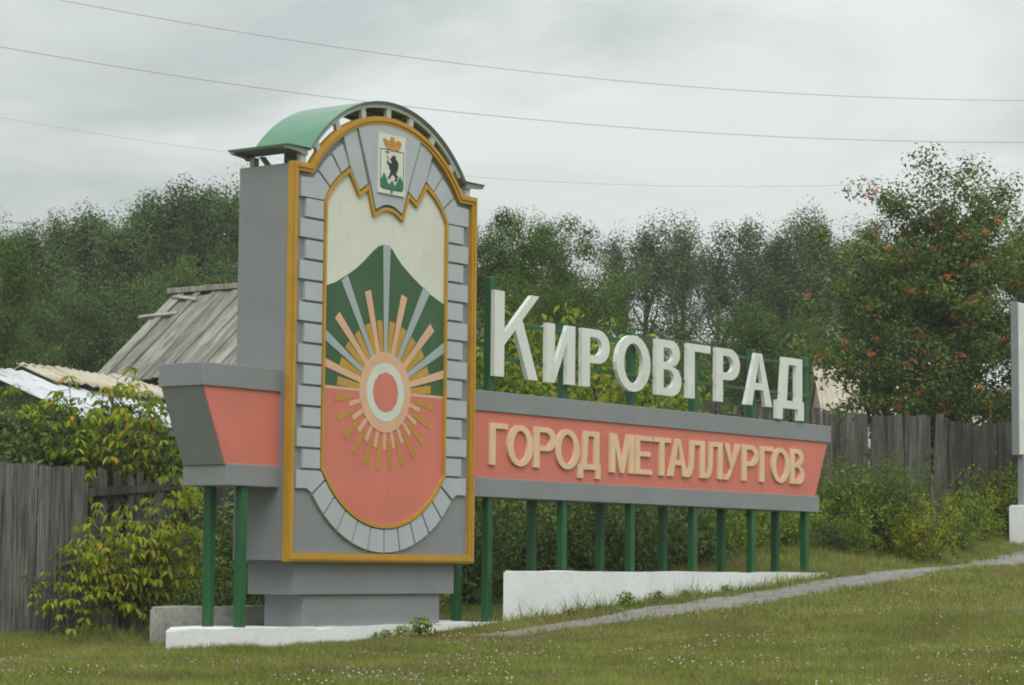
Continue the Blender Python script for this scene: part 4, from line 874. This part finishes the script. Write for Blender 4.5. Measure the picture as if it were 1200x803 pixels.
# ash-leaved maples by the plank fence: hanging compound leaves
def gen_maple(seed, h, r, stems, leaves_per, leaf, low=.22):
    rng = np.random.default_rng(seed); bm = bmesh.new(); V = []; Fc = []
    for i in range(stems):
        az = rng.uniform(0, 6.28); rr = r*rng.uniform(.25, 1.0); hh = h*rng.uniform(.45, 1.0)*(1-.25*rr/r)
        b = np.array([rng.normal(0, .08), rng.normal(0, .08), -.1]); e_ = np.array([math.cos(az)*rr, math.sin(az)*rr, hh]); m_ = np.array([e_[0]*.32, e_[1]*.32, hh*.68])
        curve = lambda f: b*(1-f)**2+2*m_*f*(1-f)+e_*f*f
        tube_bm(bm, [curve(f) for f in (0, .33, .66, 1)], [.016, .011, .007, .003], 5)
        for k in range(leaves_per):
            f = rng.uniform(low, 1.0)**.8; q = curve(f); a = rng.uniform(0, 6.28); pl = rng.uniform(.10, .30)
            tip = q+np.array([math.cos(a)*pl, math.sin(a)*pl, rng.uniform(-.03, .12)])
            tube_bm(bm, [q, tip], [.003, .002], 3)
            rd = np.array([math.cos(a), math.sin(a), -.55]); sd0 = np.array([-math.sin(a), math.cos(a), 0])
            for (along, side) in ((0, 0), (-.10, 1), (-.10, -1), (-.2, 1), (-.2, -1)):
                p = tip+np.array([math.cos(a), math.sin(a), 0])*along*pl*2.2
                d = rd*(.9 if side == 0 else .55)+sd0*side*.8+np.array([0, 0, -.5])+rng.normal(0, .22, 3); d /= np.linalg.norm(d)
                n_ = np.array([0, 0, 1.0])+rng.normal(0, .35, 3); n_ -= d*n_.dot(d); n_ /= np.linalg.norm(n_); s_ = np.cross(n_, d); L_ = leaf*rng.uniform(.7, 1.25)
                k0 = len(V)
                for (u_, v_, z_) in ((0, 0, 0), (.3, .17, .05), (.62, .16, .03), (1, 0, -.12), (.62, -.16, .03), (.3, -.17, .05)): V.append(p+d*u_*L_+s_*v_*L_+n_*z_*L_)
                Fc += [(k0, k0+1, k0+2, k0+3), (k0, k0+3, k0+4, k0+5)]
    bmesh.ops.recalc_face_normals(bm, faces=bm.faces); tm = bpy.data.meshes.new('stems'); bm.to_mesh(tm); bm.free()
    cm = bpy.data.meshes.new('foliage'); cm.from_pydata([tuple(v) for v in V], [], Fc); cm.update()
    return tm, cm, float(np.quantile([v[2] for v in V], .99)), None
def maple(px, D, top, seed, h, r, st, lp, leaf, label, low=.22):
    put('maple_shrub', gen_maple(seed, h, r, st, lp, leaf, low), 'maple', 'barkpale', px, D, top, label, 'shrub', None, ('stems', 'foliage'))
maple(150, 25.0, 570, 401, 1.45, .52, 22, 21, .074, 'yellow-green maple shrub with hanging leaves between plank fence and concrete beam')
maple(80, 24.6, 634, 402, 1.1, .26, 7, 13, .070, 'sparse small maple sapling against the grey plank fence')
maple(100, 29.6, 446, 403, 2.6, .85, 26, 24, .082, 'tall yellow-green maple shrub rising above the end of the plank fence', .42)
maple(166, 30.6, 462, 404, 2.4, .80, 24, 24, .084, 'maple shrub with a few orange leaves behind the old dark fence', .42)

# ------------------------------------------------------------------ grass and clover
def path_dist(x, y):
    d = np.full(x.shape, 9e9); wv = np.full(x.shape, .3)
    for i in range(0, len(PCX), 2):
        q = np.hypot(x-PCX[i], y-PCY[i]); k = q < d; d = np.where(k, q, d); wv = np.where(k, PW[i], wv)
    return d, wv
def vnoise(x, y, s, seed):
    rng = np.random.default_rng(seed); t = rng.uniform(0, 1, (64, 64)); u = x/s+1000; v = y/s+1000; i = np.floor(u).astype(int); j = np.floor(v).astype(int); f = sst(u-i); g = sst(v-j)
    return t[i % 64, j % 64]*(1-f)*(1-g)+t[(i+1) % 64, j % 64]*f*(1-g)+t[i % 64, (j+1) % 64]*(1-f)*g+t[(i+1) % 64, (j+1) % 64]*f*g
def scatter(rng, n, D0, D1, margin=110):
    D = np.sqrt(rng.uniform(D0*D0, D1*D1, n)); px = rng.uniform(-margin, 1200+margin, n)
    dx = (px-600)/FPX; hf = np.array([_fw[0], _fw[1]]); hf = hf/np.hypot(*hf); hr = np.array([_rx[0], _rx[1]])
    return CAM[0]+(hf[0]+dx*hr[0])*D, CAM[1]+(hf[1]+dx*hr[1])*D, D
def solid(x, y):
    k = (x > -1.62) & (x < .46) & (y > -.02) & (y < .8) | (x > .46) & (x < 3.56) & (y > .02) & (y < .72) | (x > 3.56) & (x < 10.82) & (y > 0) & (y < .12)
    return k
def grass():
    rng = np.random.default_rng(9); XS = []
    for (n, D0, D1, wd, hs) in ((330000, 13.5, 26, .0065, 1.0), (300000, 26, 48, .011, 1.1)):
        x, y, D = scatter(rng, n, D0, D1); d, wv = path_dist(x, y)
        keep = ~solid(x, y) & ((d > wv*np.where(rng.uniform(size=n) < .25, rng.uniform(.25, 1, n), rng.uniform(.8, 1.15, n)))) ; x, y, D, d = x[keep], y[keep], D[keep], d[keep]
        nz1 = vnoise(x, y, .55, 1); nz2 = vnoise(x, y, .16, 2); nz3 = vnoise(x, y, 1.7, 3)
        hgt = (.018+.075*nz1*nz2+.03*nz3+.05*np.maximum(0, nz2-.72))*hs*rng.uniform(.5, 1.4, len(x))
        # longer grass against footings and along the path's upper side
        near = ((y > -.35) & (y < .02) & (x > 3.4) & (x < 11)); hgt = np.where(near & (rng.uniform(size=len(x)) < .55), hgt*rng.uniform(1.1, 2.6, len(x)), hgt)
        back = (y > 1.2) & (x > 8); hgt = np.where(back, hgt*1.6, hgt)
        lf = (np.hypot(x+.5, y-2.0) < 1.6) & (y > 1.3); hgt = np.where(lf, hgt*2.0, hgt)
        XS.append((x, y, hgt, np.full(len(x), wd)*rng.uniform(.6, 1.5, len(x))))
    x, y, h, wd = [np.concatenate([q[k] for q in XS]) for k in range(4)]; n = len(x); z = gh(x, y)-.004
    a = rng.uniform(0, 6.283, n); lean = rng.normal(0, .55, (n, 2))*h[:, None]
    bx = np.cos(a)*wd/2; by = np.sin(a)*wd/2
    v = np.empty((n, 3, 3), np.float32); v[:, 0] = np.stack([x-bx, y-by, z], 1); v[:, 1] = np.stack([x+bx, y+by, z], 1); v[:, 2] = np.stack([x+lean[:, 0], y+lean[:, 1], z+h], 1)
    me = bpy.data.meshes.new('grass'); me.vertices.add(3*n); me.vertices.foreach_set('co', v.ravel()); me.loops.add(3*n); me.loops.foreach_set('vertex_index', np.arange(3*n, dtype=np.int32))
    me.polygons.add(n); me.polygons.foreach_set('loop_start', np.arange(0, 3*n, 3, dtype=np.int32)); me.update(calc_edges=True)
    gm = leafmat('grass_blades', (.095, .145, .024, 1), (.205, .262, .046, 1), (.38, .40, .11, 1), .4, (.38, .30, .16, 1), .88, .9, patch=((.25, .19, .085, 1), .75))
    tag(link('grass', me, gm), 'short olive green meadow grass in front of the sign', 'grass', kind='stuff')
grass()
def flower_cloud(name, mat, n, pick, rad, label, seed, z0=.05):
    rng = np.random.default_rng(seed); x, y, D = scatter(rng, n*14, 14.5, 34, 20); d, wv = path_dist(x, y)
    k = pick(x, y, rng) & ~solid(x, y) & (d > wv*1.1) & (y < 1.2); x, y = x[k][:n], y[k][:n]; bm = bmesh.new()
    for a, b in zip(x, y):
        z = float(gh(a, b))+z0*rng.uniform(.6, 1.5); r_ = rad*rng.uniform(.7, 1.3)
        v = [bm.verts.new((a+r_*q[0], b+r_*q[1], z+r_*q[2]*.8)) for q in ((1, 0, 0), (-1, 0, 0), (0, 1, 0), (0, -1, 0), (0, 0, 1), (0, 0, -1))]
        for i, j, m_ in ((0, 2, 4), (2, 1, 4), (1, 3, 4), (3, 0, 4), (2, 0, 5), (1, 2, 5), (3, 1, 5), (0, 3, 5)): bm.faces.new((v[i], v[j], v[m_]))
    tag(from_bm(name, bm, mat), label, 'flowers', kind='stuff')
M['clover'] = paint('white_clover_petals', (.50, .52, .40, 1), .8, .2, 8, 0)
M['clover_pink'] = paint('pink_clover_petals', (.30, .20, .21, 1), .8, .3, 8, 0)
M['dandelion'] = paint('yellow_petals', (.70, .45, .02, 1), .7, .1, 8, 0)
flower_cloud('white_clover', 'clover', 800, lambda x, y, r: (vnoise(x, y, .9, 21)*r.uniform(.4, 1.1, len(x)) > .58), .0095, 'white clover heads scattered in patches through the grass', 31)
flower_cloud('pink_clover', 'clover_pink', 1300, lambda x, y, r: (vnoise(x, y, .8, 22)*r.uniform(.5, 1.05, len(x)) > .60), .010, 'dull pink clover heads in patches through the near grass', 32, .045)
def dandelion(px, py):
    D = ground_hit(px, py); 
    if D is None: return
    p = PD(px, py, D); bm = bmesh.new(); g = float(gh(p[0], p[1]))
    tube_bm(bm, [(0, 0, -.02), (.005, 0, .05), (.012, .004, .085)], [.003, .003, .003], 4)
    root = empty('dandelion', (p[0], p[1], g)); tag(root, 'small yellow dandelion flower in the grass', 'flower', 'dandelions in the grass')
    from_bm('stalk', bm, LM['bright'], root); bm = bmesh.new(); v0 = bm.verts.new((0, 0, .012)); n = 14
    for ring, (rr, zz) in enumerate(((.030, .004), (.020, .012))):
        for k in range(n):
            a = 6.283*k/n+ring*.2; q = [bm.verts.new((math.cos(a+d_)*rr*f, math.sin(a+d_)*rr*f, zz*(1-f)+.006*ring)) for f, d_ in ((.1, 0), (.75, -.16), (1, 0), (.75, .16))]; bm.faces.new(q)
    o = from_bm('flower_head', bm, 'dandelion', root); o.location = (.012, .004, .085)
for px, py in ((590, 748), (1062, 707), (828, 757), (519, 717)): dandelion(px, py)
# broad-leaved weeds against the footings
wp = gen_shrub(501, .28, .16, 7, 4, 7, .07, .035, .7, .2, 1.0, .05)
for px, D, hgt in ((440, 25.05, .12), (462, 25.2, .16), (484, 25.5, .24), (430, 24.9, .1), (735, 28.3, .2), (700, 27.8, .08), (772, 29, .16), (800, 29.6, .12), (670, 27.3, .1), (846, 30.4, .12)):
    x, y = PXY(px, D); y = min(y, -.06 if x > 3.5 else -.12) if x > -.2 else y
    root = empty('broadleaf_weed', (x, y, float(gh(x, y))-.01)); k = hgt/.28; root.scale = (k, k, k); root.rotation_euler = (0, 0, px)
    link('stems', wp[0], 'bark', root); link('foliage', wp[1], LM['bright'], root); tag(root, 'small broad-leaved weed growing against the whitewashed footing', 'weed', 'weeds along the footings')

# ------------------------------------------------------------------ haze volume: fades far trees, added also to imitate windscreen veil glare
bm = bmesh.new(); add_box(bm, -160, 180, -160, 180, -1.5, 17.5)
hz = from_bm('haze', bm, None); tag(hz, 'thin pale haze over the distance, added also as windscreen veil glare', 'haze', kind='stuff')
m = bpy.data.materials.new('haze_air'); m.use_nodes = True; t = m.node_tree; t.nodes.clear(); oo = nd(t, 'ShaderNodeOutputMaterial'); pv = nd(t, 'ShaderNodeVolumePrincipled')
pv.inputs['Color'].default_value = (.95, .97, .97, 1); pv.inputs['Density'].default_value = .0006; pv.inputs['Anisotropy'].default_value = .0
t.links.new(pv.outputs[0], oo.inputs['Volume']); hz.data.materials.append(m)
